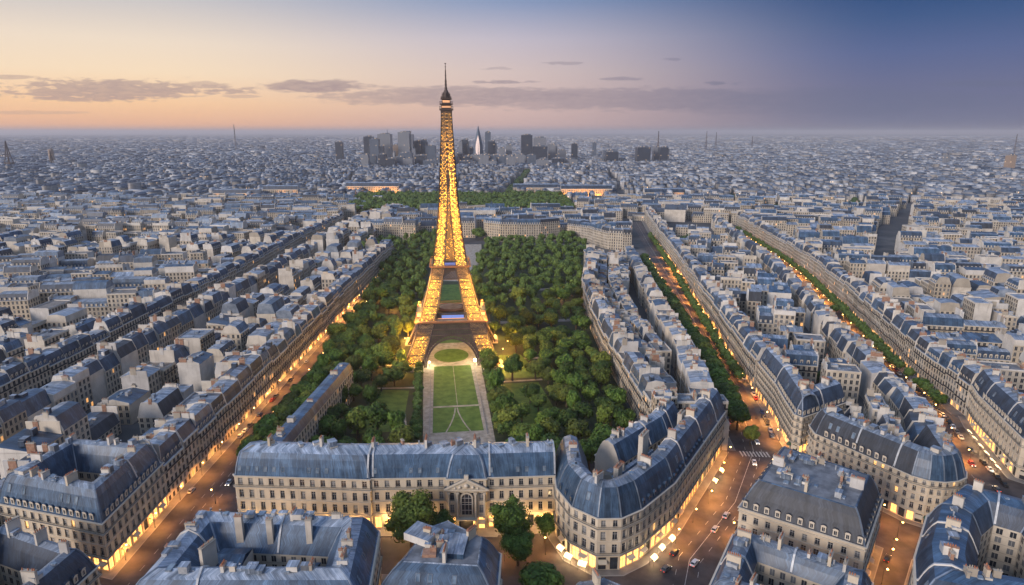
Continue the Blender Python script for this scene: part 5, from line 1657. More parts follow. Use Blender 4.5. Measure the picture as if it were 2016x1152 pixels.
linetrees(AW, -16.0, 296, 720, 9.0, (5.4, 6.8), (11, 14.5), 'the west row of the middle boulevard')
linetrees(AE, 6.5, 352, 900, 8.0, (3.4, 4.4), (8, 10), 'the east row of the middle boulevard', 0.12)
linetrees(BE, 9.0, 318, 960, 7.6, (3.6, 4.7), (8.5, 10.5), 'the row on the tree lined avenue', 0.08)
for x0, x1, y in ((215, 300, 849), (400, 640, 1205), (-270, -185, 1165), (-560, -420, 1010)):
    n = int((x1 - x0) / 8)
    for i in range(n): TREES.append((x0 + i * 8, y + tr.uniform(-3, 3), tr.uniform(4, 6), tr.uniform(9, 13), 'far rows'))
for k in range(7):
    for px_t, py_t in ((-128 + k * 4.5, 874), (-50 + k * 2.2, 884), (66 + k * 2.5, 868)): TREES.append((px_t + tr.uniform(-2, 2), py_t + tr.uniform(-8, 10), tr.uniform(5, 7), tr.uniform(13, 18), 'the palaces'))
for x, y in ((178, 352), (183, 356), (188, 351), (176, 335), (300, 390), (312, 470), (-178, 222), (262, 505)): TREES.append((x, y, 4.2, 10, 'a courtyard'))
TREES.sort(key=lambda t: (t[0] ** 2 + t[1] ** 2) / t[2] ** 2)
tcount = {}; far_tr = MB()
LOOK = ('round dark green', 'broad mid green', 'tall full crowned', 'small rounded', 'slightly yellowish')
picked = []; PICK = set()
for i, t in enumerate(TREES):
    if visible(t[0], t[1], 60) and t[1] < 600 and len(picked) < 285: picked.append(t); PICK.add(i)
tlabel = {}
axd = lambda t: abs(t[0] - axis(t[1] - 285, 0)[0])
for stem in sorted({t[4] for t in picked}):
    g_ = [t for t in picked if t[4] == stem]
    if 'grove' in stem:
        base = 240 if 'beyond' not in stem else 430
        side = 'west' if 'west' in stem else 'east'
        for bnd in sorted({int((t[1] - base) // 9) for t in g_}):
            for k, t in enumerate(sorted([t for t in g_ if int((t[1] - base) // 9) == bnd], key=axd)):
                tlabel[t] = 'leafy tree, %s from the lawn in the %s row north of the %s, %s grove' % (ordn(k + 1), ordn(bnd + 1), 'palace' if base == 240 else 'tower', side)
    elif 'walk' in stem:
        for side in (-1, 1):
            for k, t in enumerate(sorted([t for t in g_ if (t[0] > axis(t[1] - 285, 0)[0]) == (side > 0)], key=lambda t: t[1])):
                tlabel[t] = 'small clipped tree, %s from the palace along the %s side of the lawn' % (ordn(k + 1), 'east' if side > 0 else 'west')
    else:
        for k, t in enumerate(sorted(g_, key=lambda t: t[1])):
            tlabel[t] = 'leafy tree, %s from the near end in %s' % (ordn(k + 1), stem)
for i, (x, y, rad, h, stem) in enumerate(TREES):
    if not visible(x, y, 60): continue
    if i in PICK:
        tcount[stem] = tcount.get(stem, 0) + 1
        tree('park_tree' if ('grove' in stem or 'walk' in stem or 'lawn' in stem) else 'street_tree', x, y, rad, h, tlabel[TREES[i]], 'trees of ' + stem.replace('the ', '', 1))
    else:
        src = FARC[i % 4]; k = len(far_tr.v); ch = h * 0.74; z0 = h - ch * 0.52
        a = tr.uniform(0, 6.28); ca, sa = math.cos(a) * rad, math.sin(a) * rad
        far_tr.v.extend([(x + p[0] * ca - p[1] * sa, y + p[0] * sa + p[1] * ca, z0 + p[2] * ch * 0.56) for p in src.v])
        far_tr.f.extend([tuple(q + k for q in f) for f in src.f]); far_tr.m.extend(src.m); far_tr.uv.extend(src.uv); far_tr.r.extend(src.r)
tag(far_tr.build('woodland'), 'dark green mass of trees beyond the tower and along the far avenues', None, None, 'stuff')
print('trees', len(TREES), tcount)

# ------------------------------------------------------------------ street lamps
def lamp_parts():
    p = MB(); p.cyl((0, 0, 0), 0.16, 0.9, 'pole', 8, 0.12); p.cyl((0, 0, 0.9), 0.09, 5.6, 'pole', 8, 0.06)
    p.beam((0, 0, 6.3), (0, 1.0, 6.6), 0.1, 'pole')
    g = MB(); g.cyl((0, 0.0, 0.0), 0.2, 0.16, 'pole', 8, 0.32); g.ball((0, 0, -0.16), 0.34, 'lampglow', 8, 6)
    return p.mesh('pole'), g.mesh('lantern')


LP, LG = lamp_parts(); lcount = {}
AMB = (1.0, 0.40, 0.08)


def spot(loc, power, col, parent):
    d = bpy.data.lights.new('lamp_light', 'SPOT'); d.energy = power; d.color = col; d.shadow_soft_size = 0.35; d.spot_size = R(158); d.spot_blend = 0.7
    o = bpy.data.objects.new('lamp_light', d); COL.objects.link(o); o.location = loc; o.parent = parent


def street_lamp(x, y, face, where, power=2600, lit=True):
    n = lcount[where] = lcount.get(where, 0) + 1
    o = empty('street_lamp', (x, y, 0.0), face); tag(o, 'lit street lamp, %s from the near end, %s' % (ordn(n), where), 'street lamp', 'street lamps')
    inst('pole', LP, o, Matrix.Identity(4)); inst('lantern', LG, o, Matrix.Translation((0, 1.0, 6.55)))
    if lit: spot((0, 1.0, 5.75), power * (1.0 if y < 380 else min(3.0, 1 + (y - 380) / 110)), AMB, o)


def lampline(line, off, y0, y1, st, where, power, flip):
    for a, b, L, u in along(offset(line, off)):
        s = st * 0.5
        while s < L:
            x, y = a[0] + u[0] * s, a[1] + u[1] * s
            if y0 < y < y1 and visible(x, y, 120): street_lamp(x, y, math.atan2(u[1], u[0]) + (0 if flip else math.pi), where, power)
            s += st


lampline([(-134.5, 186), (-134.5, 262), (-134.5, 480), (-134.5, 700)], 0, 180, 560, 19, 'the house side of the west boulevard', 7000, False)
lampline([(-116, 186), (-121, 260), (-121, 420), (-122, 700)], 0, 215, 640, 30, 'the park side of the west boulevard', 5500, True)
lampline([(66, 190), (92, 224), (117, 272)], 14.5, 180, 290, 16, 'the curved pavement by the rounded corner', 8000, False)
lampline([(72, 205), (97, 236), (112, 262)], -6.0, 190, 280, 17, 'the east kerb of the boulevard bend', 8000, True)
lampline([(122, 252), (138, 226), (150, 206)], 0, 200, 260, 15, 'the pavement under the wedge building', 5000, True)
lampline(AW, -21.5, 300, 720, 24, 'the park side of the middle boulevard', 11000, False)
lampline(AE, 3.2, 282, 860, 22, 'the far side of the middle boulevard', 11000, True)
lampline(BE, 13.5, 250, 960, 23, 'far side of the tree lined avenue', 13000, True)
lampline(BW, -4.0, 245, 620, 30, 'near side of the tree lined avenue', 10000, True)
lampline([(118, 178), (130, 194), (146, 214)], 0, 170, 240, 13, 'the narrow side street', 4000, False)
lampline([(132, 268), (160, 284)], 0, 260, 290, 16, 'the lane behind the junction building', 1500, True)
lampline([(-40, 193.5), (-10, 193.5), (14, 199)], 0, 180, 220, 15, 'the street before the palace', 2600, True)
lampline([(-176, 190), (-140, 183)], 0, 170, 220, 16, 'the side street below the courtyard block', 800, True)

for i, (x, y, w_) in enumerate(((-77, 402, 'beside the west leg of the tower'), (-74, 424, 'behind the west leg of the tower'), (-80, 388, 'in front of the west leg of the tower'), (-6, 402, 'beside the east leg of the tower'), (-3, 418, 'behind the east leg of the tower'), (-2, 386, 'in front of the east leg of the tower'), (2, 432, 'among the trees past the east leg'), (-82, 440, 'among the trees past the west leg'), (40, 560, 'deep in the east grove beyond the tower'), (-100, 520, 'deep in the west grove beyond the tower'))):
    o = empty('park_lamp', (x, y, 0.03), 0); tag(o, 'glowing amber park lamp %s' % w_, 'park lamp', 'park lamps near the tower')
    inst('pole', LP, o, Matrix.Identity(4)); inst('lantern', LG, o, Matrix.Translation((0, 1.0, 6.55)))
    lamp((0, 1.0, 5.4), 9000, AMB, 0.4, o)

# shop canopies glowing on the pavements
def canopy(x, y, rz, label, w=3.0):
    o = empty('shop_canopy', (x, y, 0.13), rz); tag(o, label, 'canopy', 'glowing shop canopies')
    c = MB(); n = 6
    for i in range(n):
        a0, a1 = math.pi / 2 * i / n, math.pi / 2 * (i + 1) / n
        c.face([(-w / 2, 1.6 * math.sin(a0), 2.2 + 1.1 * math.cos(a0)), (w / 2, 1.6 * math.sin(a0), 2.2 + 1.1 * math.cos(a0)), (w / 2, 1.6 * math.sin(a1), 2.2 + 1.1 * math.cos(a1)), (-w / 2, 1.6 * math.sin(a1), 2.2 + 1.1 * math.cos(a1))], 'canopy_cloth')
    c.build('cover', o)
    p = MB()
    for s in (-1, 1): p.beam((s * w / 2, 1.5, 0), (s * w / 2, 1.5, 2.2), 0.08, 'pole'); p.beam((s * w / 2, 0, 0), (s * w / 2, 0, 3.2), 0.08, 'pole')
    p.build('frame', o)
    lamp((0, 0.7, 2.2), 900, (1, 0.7, 0.35), 0.3, o)


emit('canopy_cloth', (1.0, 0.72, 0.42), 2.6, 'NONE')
CAN = [(17.8, 199.0, 2.2), (20.0, 194.6, 2.4), (24.2, 190.8, 2.7), (48.3, 193.8, -2.3), (52.2, 199.3, -2.25), (57, 204.6, -2.25), (84.5, 244, -2.1), (90, 252.5, -2.1)]
cpos = ('at the palace end of the rounded corner cafe', 'second from the palace at the rounded corner cafe', 'nearest the corner door of the rounded corner cafe', 'first past the corner door on the boulevard side of the rounded corner', 'second past the corner door on the boulevard side of the rounded corner', 'third past the corner door on the boulevard side of the rounded corner', 'near the zebra crossing below the rounded corner block', 'nearest the zebra crossing at the far end of the corner block')
for (x, y, a), w in zip(CAN, cpos): canopy(x, y, a, 'glowing shop canopy %s' % w)
for i, t in enumerate((0.1, 0.22, 0.36, 0.5, 0.66, 0.8)):
    x = 213 + (229 - 213) * t; y = 249 + (298 - 249) * t
    canopy(x - 3.2, y + 1.2, -1.87, 'glowing shop canopy, %s from the near corner of the avenue corner building' % ordn(i + 1), 2.6)

# ------------------------------------------------------------------ cars
def car_mesh():
    b = MB()
    st = [(-2.1, 0.45, 0.80, 0.74), (-1.95, 0.30, 0.92, 0.84), (-1.1, 0.26, 0.98, 0.88), (0.6, 0.26, 0.98, 0.88), (1.5, 0.28, 0.88, 0.86), (2.0, 0.32, 0.78, 0.78), (2.12, 0.42, 0.68, 0.70)]
    sec = lambda x, z0, z1, w: [(x, -w * 0.92, z0), (x, -w, z0 + (z1 - z0) * 0.5), (x, -w * 0.9, z1), (x, w * 0.9, z1), (x, w, z0 + (z1 - z0) * 0.5), (x, w * 0.92, z0)]
    R_ = [sec(*s) for s in st]
    for A, B in zip(R_, R_[1:]):
        for i in range(6):
            j = (i + 1) % 6; b.face([A[i], A[j], B[j], B[i]], 'car_paint')
    b.face(R_[0], 'car_paint'); b.face(R_[-1][::-1], 'car_paint')
    c = MB(); lo = [(-1.75, -0.78, 0.93), (-1.75, 0.78, 0.93), (0.95, 0.78, 0.93), (0.95, -0.78, 0.93)]; hi = [(-1.25, -0.62, 1.42), (-1.25, 0.62, 1.42), (0.25, 0.62, 1.42), (0.25, -0.62, 1.42)]
    for i in range(4):
        j = (i + 1) % 4; c.face([lo[i], lo[j], hi[j], hi[i]], 'car_glass')
    rf = MB(); rf.face([(x * 1.02 - 0.0, y * 1.02, z + 0.01) for x, y, z in hi], 'car_paint')
    rf.face([(x * 1.02, y * 1.02, z - 0.06) for x, y, z in hi][::-1], 'car_paint')
    for i in range(4):
        j = (i + 1) % 4; p, q = hi[i], hi[j]
        rf.face([(p[0] * 1.02, p[1] * 1.02, p[2] - 0.06), (q[0] * 1.02, q[1] * 1.02, q[2] - 0.06), (q[0] * 1.02, q[1] * 1.02, q[2] + 0.01), (p[0] * 1.02, p[1] * 1.02, p[2] + 0.01)], 'car_paint')
        rf.beam(lo[i], hi[i], 0.08, 'car_paint')
    w = MB(); rim = MB(); n = 12
    for s in (-0.11, 0.11):
        w.face([(0.32 * math.cos(2 * math.pi * k / n), s, 0.32 * math.sin(2 * math.pi * k / n)) for k in range(n)], 'rubber')
        rim.face([(0.19 * math.cos(2 * math.pi * k / n), s * 1.05, 0.19 * math.sin(2 * math.pi * k / n)) for k in range(n)], 'chrome')
    for k in range(n):
        a, b_ = 2 * math.pi * k / n, 2 * math.pi * (k + 1) / n
        w.face([(0.32 * math.cos(a), -0.11, 0.32 * math.sin(a)), (0.32 * math.cos(b_), -0.11, 0.32 * math.sin(b_)), (0.32 * math.cos(b_), 0.11, 0.32 * math.sin(b_)), (0.32 * math.cos(a), 0.11, 0.32 * math.sin(a))], 'rubber')
    hl = MB(); hl.box((0, 0, 0), (0.1, 0.36, 0.16), 0, 'headlight', bottom=True)
    tl = MB(); tl.box((0, 0, 0), (0.08, 0.34, 0.14), 0, 'taillight', bottom=True)
    return b.mesh('body'), c.mesh('cabin_glass'), rf.mesh('roof'), w.mesh('wheel'), hl.mesh('headlight'), tl.mesh('taillight'), rim.mesh('rim')


CB, CC, CR, CW, CH, CT, CRIM = car_mesh()
_h = MB(); _h.box((0, 0, 0), (0.1, 0.36, 0.16), 0, 'chrome', bottom=True); CHO = _h.mesh('headlight')
_h = MB(); _h.box((0, 0, 0), (0.08, 0.34, 0.14), 0, 'pot', bottom=True); CTO = _h.mesh('taillight')


def car(name, x, y, ang, colr, label, group=None, on=True):
    o = empty(name, (x, y, 0.02), ang); o.scale = (1.06, 1.06, 1.06); tag(o, label, 'car', group)
    for nm, me in (('body', CB), ('cabin_glass', CC), ('roof', CR)):
        c = inst(nm, me, o, Matrix.Identity(4)); c.color = (*colr, 1)
    for sx, sy in ((1.32, 0.8), (1.32, -0.8), (-1.3, 0.8), (-1.3, -0.8)): inst('rim', CRIM, inst('wheel', CW, o, Matrix.Translation((sx, sy, 0.32))), Matrix.Identity(4))
    for s in (-0.58, 0.58): inst('headlight', CH if on else CHO, o, Matrix.Translation((2.08, s, 0.52))); inst('taillight', CT if on else CTO, o, Matrix.Translation((-2.07, s, 0.6)))


WHT, BLK, SIL, GRY, RED, BLU = (0.75, 0.75, 0.74), (0.012, 0.012, 0.014), (0.42, 0.43, 0.45), (0.12, 0.125, 0.13), (0.25, 0.02, 0.02), (0.03, 0.06, 0.16)
up = 1.57
for x, y, a, c, lab in ((-114.6, 215.3, -1.75, WHT, 'white car driving down the west boulevard past the courtyard block'), (-112.5, 217.5, 1.45, BLK, 'black car beside the white car on the west boulevard'), (-115.5, 201.3, 1.5, BLU, 'dark blue car driving up the west boulevard, lowest in the frame'),
                        (63, 193.5, 0.9, WHT, 'white car on the boulevard bend, nearest the camera'), (83, 222, 0.98, SIL, 'silver car on the bend between the rounded corner and the dormered building'), (76, 213, 0.95, SIL, 'small silver car behind the white car on the bend'),
                        (57.5, 199.5, 0.9, BLK, 'black car parked at the kerb of the rounded corner, first from the corner door'), (52.5, 190.5, 0.75, GRY, 'dark grey car parked near the corner door of the rounded corner'), (92, 219.5, 0.95, BLK, 'black car hugging the kerb beside the dormered building'),
                        (117.5, 283, -1.7, WHT, 'white car approaching the zebra crossing'), (109, 263, -1.8, WHT, 'white car stopped before the zebra crossing'), (111, 305, 1.4, RED, 'dark red car driving away on the middle boulevard beyond the crossing'),
                        (120, 322, -1.6, WHT, 'pale car coming down the middle boulevard past the first trees'), (202, 241, 1.3, GRY, 'grey car on the avenue beside the avenue corner building'), (211, 290, -1.9, SIL, 'silver car higher up the avenue beside the tree row'),
                        (206, 262, -1.8, RED, 'red car in the far lane of the avenue'), (131, 196, 0.9, BLK, 'black car parked in the narrow side street'), (-120, 246, -1.57, SIL, 'silver car on the west boulevard below the palace wing'), (-126, 290, 1.57, GRY, 'grey car driving away up the west boulevard'),
                        (104, 246, 1.05, GRY, 'grey car turning at the junction past the wedge building')):
    car('car', x, y, a, c, lab)
cc = random.Random(4); pc = {}


def parked(line, off, y0, y1, where, p=0.7):
    for a, b, L, u in along(offset(line, off)):
        s = 2.5
        while s < L - 2:
            x, y = a[0] + u[0] * s, a[1] + u[1] * s
            if y0 < y < y1 and cc.random() < p and visible(x, y, 20):
                n = pc[where] = pc.get(where, 0) + 1; col, nm = cc.choice(((WHT, 'white'), (BLK, 'black'), (SIL, 'silver'), (GRY, 'grey'), (BLU, 'dark blue'), (RED, 'dark red')))
                car('parked_car', x, y, math.atan2(u[1], u[0]), col, '%s parked car, %s from the near end, %s' % (nm, ordn(n), where), 'cars parked along the kerbs', False)
            s += 6.2


parked(list(reversed(road_a)), 10.6, 280, 430, 'the east kerb of the middle boulevard', 0.75)
parked([(-133, 200), (-133, 420)], 0, 235, 400, 'the house side of the west boulevard', 0.3)
parked(list(reversed(road_b)), 9.5, 240, 420, 'the far kerb of the avenue', 0.6)
parked([(116, 180), (130, 200), (142, 216)], 3.0, 178, 216, 'the narrow side street', 0.6)

# ------------------------------------------------------------------ the far city: tens of thousands of roofs out to the horizon
def far_city(name, y0, y1, cell, size, hgt, seed, label, keep=1.0):
    g = np.random.default_rng(seed)
    ys = []; y = y0
    xs_all = []; ys_all = []; ang_all = []
    while y < y1:
        half = 0.86 * y + 60
        n = int(2 * half / cell)
        xs = (np.arange(n) + g.uniform(-0.3, 0.3, n)) * cell - half
        yy = y + g.uniform(-0.3, 0.3, n) * cell
        xs_all.append(xs); ys_all.append(yy)
        y += cell * (1.0 if y < 3500 else 1.25)
    x = np.concatenate(xs_all); y = np.concatenate(ys_all)
    # districts turn their streets different ways; streets stay empty
    def district(x, y, s=330.0):
        ix = np.floor(x / s + 0.35 * np.sin(y / 210.0)); iy = np.floor(y / s + 0.35 * np.sin(x / 260.0))
        return np.mod(np.sin(ix * 127.1 + iy * 311.7) * 43758.5453, 1.0)
    h_ = district(x, y)
    ang = (h_ - 0.5) * 0.55
    ca, sa = np.cos(ang), np.sin(ang)
    lx, ly = x * ca + y * sa, -x * sa + y * ca
    st = 78.0
    lane = (np.abs(np.mod(lx, st) - st / 2) > st / 2 - 7) | (np.abs(np.mod(ly, st * 0.62) - st * 0.31) > st * 0.31 - 6)
    keepm = ~lane if cell < 30 else np.ones_like(lane)
    # open strips: long avenues and parks
    for (ax, ay, bx, by, w) in AVENUES:
        dx_, dy_ = bx - ax, by - ay; L2 = dx_ * dx_ + dy_ * dy_
        t = np.clip(((x - ax) * dx_ + (y - ay) * dy_) / L2, 0, 1)
        keepm &= np.hypot(x - ax - t * dx_, y - ay - t * dy_) > w
    keepm &= ~((x > -330) & (x < 115) & (y > 1130) & (y < 1450))
    keepm &= g.random(len(x)) < keep
    x, y, ang, ca, sa, h_ = x[keepm], y[keepm], ang[keepm], ca[keepm], sa[keepm], h_[keepm]
    n = len(x)
    w = g.uniform(size[0], size[1], n) / 2 * 1.9; d = g.uniform(size[0], size[1], n) / 2 * 0.5
    q = g.random(n) < 0.12; w, d = np.where(q, w, d), np.where(q, d, w)
    H = g.uniform(hgt[0], hgt[1], n) + np.where(g.random(n) < 0.012, g.uniform(3, 12, n), 0)
    rr_ = np.where(g.random(n) < 0.75, g.uniform(1.6, 4.0, n), 0.25)
    ins = np.where(rr_ > 1, g.uniform(0.72, 0.92, n), 0.95)
    V = np.zeros((n, 12, 3))
    for k, (sx, sy) in enumerate(((-1, -1), (1, -1), (1, 1), (-1, 1))):
        for lvl in range(3):
            f = ins if lvl == 2 else 1.0
            px, py = sx * w * f, sy * d * f
            V[:, lvl * 4 + k, 0] = x + px * ca - py * sa; V[:, lvl * 4 + k, 1] = y + px * sa + py * ca
            V[:, lvl * 4 + k, 2] = 0 if lvl == 0 else (H if lvl == 1 else H + rr_)
    F = [(0, 1, 5, 4), (1, 2, 6, 5), (2, 3, 7, 6), (3, 0, 4, 7), (4, 5, 9, 8), (5, 6, 10, 9), (6, 7, 11, 10), (7, 4, 8, 11), (8, 9, 10, 11)]
    Fa = np.array(F)[None, :, :] + (np.arange(n) * 12)[:, None, None]
    me = bpy.data.meshes.new(name)
    me.vertices.add(n * 12); me.vertices.foreach_set('co', V.reshape(-1))
    nf = n * 9
    me.loops.add(nf * 4); me.loops.foreach_set('vertex_index', Fa.reshape(-1).astype(np.int32))
    me.polygons.add(nf); me.polygons.foreach_set('loop_start', (np.arange(nf) * 4).astype(np.int32))
    try: me.polygons.foreach_set('loop_total', np.full(nf, 4, np.int32))
    except Exception: pass
    mi = np.tile(np.array([0, 0, 0, 0, 1, 1, 1, 1, 1]), n)
    flat = np.repeat(rr_ < 1, 9); mi = np.where(flat & (mi == 1), 2, mi)
    for nm in ('far_wall', 'far_roof', 'far_flat'): me.materials.append(MATS[nm])
    me.polygons.foreach_set('material_index', mi.astype(np.int32))
    at = me.attributes.new('rnd', 'FLOAT', 'FACE'); at.data.foreach_set('value', np.repeat(g.random(n), 9))
    # UV in bays / storeys on walls
    uv = np.zeros((n, 9, 4, 2)); nbx = np.round(w * 2 / 3.4); nby = np.round(d * 2 / 3.4); nfl = np.round(H / 3.5)
    for f in range(4):
        nb = nbx if f % 2 == 0 else nby
        uv[:, f, 1, 0] = nb; uv[:, f, 2, 0] = nb; uv[:, f, 2, 1] = nfl; uv[:, f, 3, 1] = nfl
    uvl = me.uv_layers.new(name='UVMap'); uvl.data.foreach_set('uv', uv.reshape(-1))
    me.update(calc_edges=True); me.validate()
    o = bpy.data.objects.new(name, me); COL.objects.link(o); tag(o, label, None, None, 'stuff')
    return n


m, nt, b = newmat('far_wall', 0.85)
w_ = attr(nt)
uvn = nt.nodes.new('ShaderNodeUVMap').outputs[0]; sp = nt.nodes.new('ShaderNodeSeparateXYZ'); nt.links.new(uvn, sp.inputs[0])
win = mth(nt, 'MULTIPLY', mth(nt, 'LESS_THAN', mth(nt, 'ABSOLUTE', mth(nt, 'SUBTRACT', mth(nt, 'FRACT', sp.outputs[0]), 0.5)), 0.2), mth(nt, 'LESS_THAN', mth(nt, 'ABSOLUTE', mth(nt, 'SUBTRACT', mth(nt, 'FRACT', sp.outputs[1]), 0.5)), 0.32))
cw = ramp(nt, w_, [(0.0, (0.20, 0.19, 0.18)), (0.3, (0.38, 0.36, 0.33)), (0.55, (0.28, 0.26, 0.24)), (0.8, (0.50, 0.48, 0.46)), (0.93, (0.54, 0.53, 0.51)), (1, (0.66, 0.65, 0.63))])
nt.links.new(mixc(nt, mth(nt, 'MULTIPLY', win, 0.85), cw, (0.05, 0.05, 0.06)), b.inputs['Base Color'])
wn = nt.nodes.new('ShaderNodeTexWhiteNoise'); wn.noise_dimensions = '3D'; cx = nt.nodes.new('ShaderNodeCombineXYZ')
nt.links.new(mth(nt, 'FLOOR', sp.outputs[0]), cx.inputs[0]); nt.links.new(mth(nt, 'FLOOR', sp.outputs[1]), cx.inputs[1]); nt.links.new(w_, cx.inputs[2]); nt.links.new(cx.outputs[0], wn.inputs['Vector'])
b.inputs['Emission Color'].default_value = (1, 0.6, 0.28, 1)
nt.links.new(mth(nt, 'MULTIPLY', mth(nt, 'MULTIPLY', win, mth(nt, 'GREATER_THAN', wn.outputs['Value'], 0.99)), 2.2), b.inputs['Emission Strength']); m.cycles.emission_sampling = 'NONE'
for nm, st in (('far_roof', [(0.0, (0.03, 0.045, 0.075)), (0.4, (0.08, 0.11, 0.16)), (0.7, (0.18, 0.215, 0.27)), (1, (0.36, 0.385, 0.42))]), ('far_flat', [(0.0, (0.08, 0.085, 0.10)), (0.5, (0.20, 0.205, 0.215)), (0.85, (0.38, 0.38, 0.38)), (1, (0.62, 0.62, 0.62))])):
    m, nt, b = newmat(nm, 0.6); nt.links.new(ramp(nt, attr(nt), st), b.inputs['Base Color'])

AVENUES = [(391, 689, 738, 1205, 9), (738, 1205, 990, 1590, 9), (-138, 760, -150, 2400, 12), (-9, 1450, 60, 2450, 22), (188, 938, 330, 2200, 14), (346, 985, 520, 1500, 14),
           (700, 1560, 1160, 1900, 16), (1160, 1900, 2100, 2300, 14), (480, 1500, 330, 1330, 12), (-560, 1420, -260, 1480, 14), (-40, 1500, 260, 1380, 16), (700, 2500, 1000, 2480, 30)]
n1 = far_city('distant_rooftops', 1345, 3400, 15.5, (11, 19), (11, 21), 1, 'pale and blue grey rooftops of the middle distance')
n2 = far_city('distant_rooftops', 3400, 8200, 36, (16, 44), (9, 22), 2, 'hazy rooftops stretching away to the horizon')
n3 = far_city('distant_rooftops', 8200, 22000, 120, (40, 130), (8, 26), 3, 'faint buildings along the horizon')
print('far', n1, n2, n3)

# long dark tree belts crossing the far city
simple('leaf_belt', (0.022, 0.042, 0.014), (0.05, 0.085, 0.024), 0.1); bt = MB(); br = random.Random(12)
for (ax, ay, bx, by, w) in ((398, 1205, 635, 1205, 14), (635, 1205, 755, 1420, 14), (208, 849, 298, 849, 10), (990, 1590, 1500, 1900, 18), (-9, 1460, 62, 2450, 16), (740, 1560, 1160, 1900, 14), (1160, 1900, 2100, 2300, 12), (330, 1400, 520, 1440, 14), (-1600, 5200, -700, 5600, 60), (-900, 3000, -200, 3050, 24), (560, 2950, 1150, 2800, 40), (1200, 3100, 1700, 3000, 24), (480, 3350, 700, 3200, 40),
                            (-1180, 1560, -800, 1540, 14), (-1600, 2000, -1500, 2400, 14), (1500, 2000, 1330, 1740, 14), (-480, 1350, -300, 1460, 14), (900, 4200, 1500, 4300, 40), (-2600, 4200, -2000, 4300, 50)):
    L = math.hypot(bx - ax, by - ay); n = int(L / 8 * max(1, w / 18))
    for i in range(n):
        t = br.random(); q = br.uniform(-1, 1) * w / 2; u = ((bx - ax) / L, (by - ay) / L)
        bt.ball((ax + (bx - ax) * t - u[1] * q, ay + (by - ay) * t + u[0] * q, 6), br.uniform(5, 9), 'leaf_belt', 6, 4, br.uniform(0.7, 1.2))
tag(bt.build('tree_belt'), 'dark belts of trees along distant avenues', None, None, 'stuff')

# ------------------------------------------------------------------ the high-rise district and other tall things on the skyline
for nm, ca_, cb_ in (('tower_glass_dark', (0.018, 0.026, 0.042), (0.038, 0.052, 0.078)), ('tower_glass', (0.055, 0.075, 0.11), (0.11, 0.14, 0.185)), ('tower_pale', (0.14, 0.155, 0.185), (0.23, 0.245, 0.27)), ('tower_brown', (0.28, 0.20, 0.15), (0.34, 0.26, 0.2))):
    m, nt, b = newmat(nm, 0.35, 0, 0.5)
    uvn = nt.nodes.new('ShaderNodeUVMap').outputs[0]; sp = nt.nodes.new('ShaderNodeSeparateXYZ'); nt.links.new(uvn, sp.inputs[0])
    a_ = mth(nt, 'LESS_THAN', mth(nt, 'FRACT', mth(nt, 'DIVIDE', sp.outputs[1], 4.0)), 0.35); c_ = mth(nt, 'LESS_THAN', mth(nt, 'FRACT', mth(nt, 'DIVIDE', sp.outputs[0], 6.0)), 0.25)
    k_ = mth(nt, 'MAXIMUM', a_, c_)
    nt.links.new(mixc(nt, k_, ca_, cb_), b.inputs['Base Color'])
    wn = nt.nodes.new('ShaderNodeTexWhiteNoise'); wn.noise_dimensions = '2D'; cx = nt.nodes.new('ShaderNodeCombineXYZ')
    nt.links.new(mth(nt, 'FLOOR', mth(nt, 'DIVIDE', sp.outputs[0], 6.0)), cx.inputs[0]); nt.links.new(mth(nt, 'FLOOR', mth(nt, 'DIVIDE', sp.outputs[1], 4.0)), cx.inputs[1]); nt.links.new(cx.outputs[0], wn.inputs['Vector'])
    b.inputs['Emission Color'].default_value = (1, 0.66, 0.36, 1); nt.links.new(mth(nt, 'MULTIPLY', mth(nt, 'GREATER_THAN', wn.outputs['Value'], 0.975), mth(nt, 'MULTIPLY', mth(nt, 'SUBTRACT', 1.0, k_), 0.8)), b.inputs['Emission Strength']); m.cycles.emission_sampling = 'NONE'


def atpix(px, py, D):
    """plan x and height of a picture point at distance D"""
    v = (576 - py) / CAMF; dxw, dyw, dzw = (px - 1008) / CAMF, cT + v * sT, -sT + v * cT
    t = D / dyw
    return dxw * t, CAM_H + dzw * t


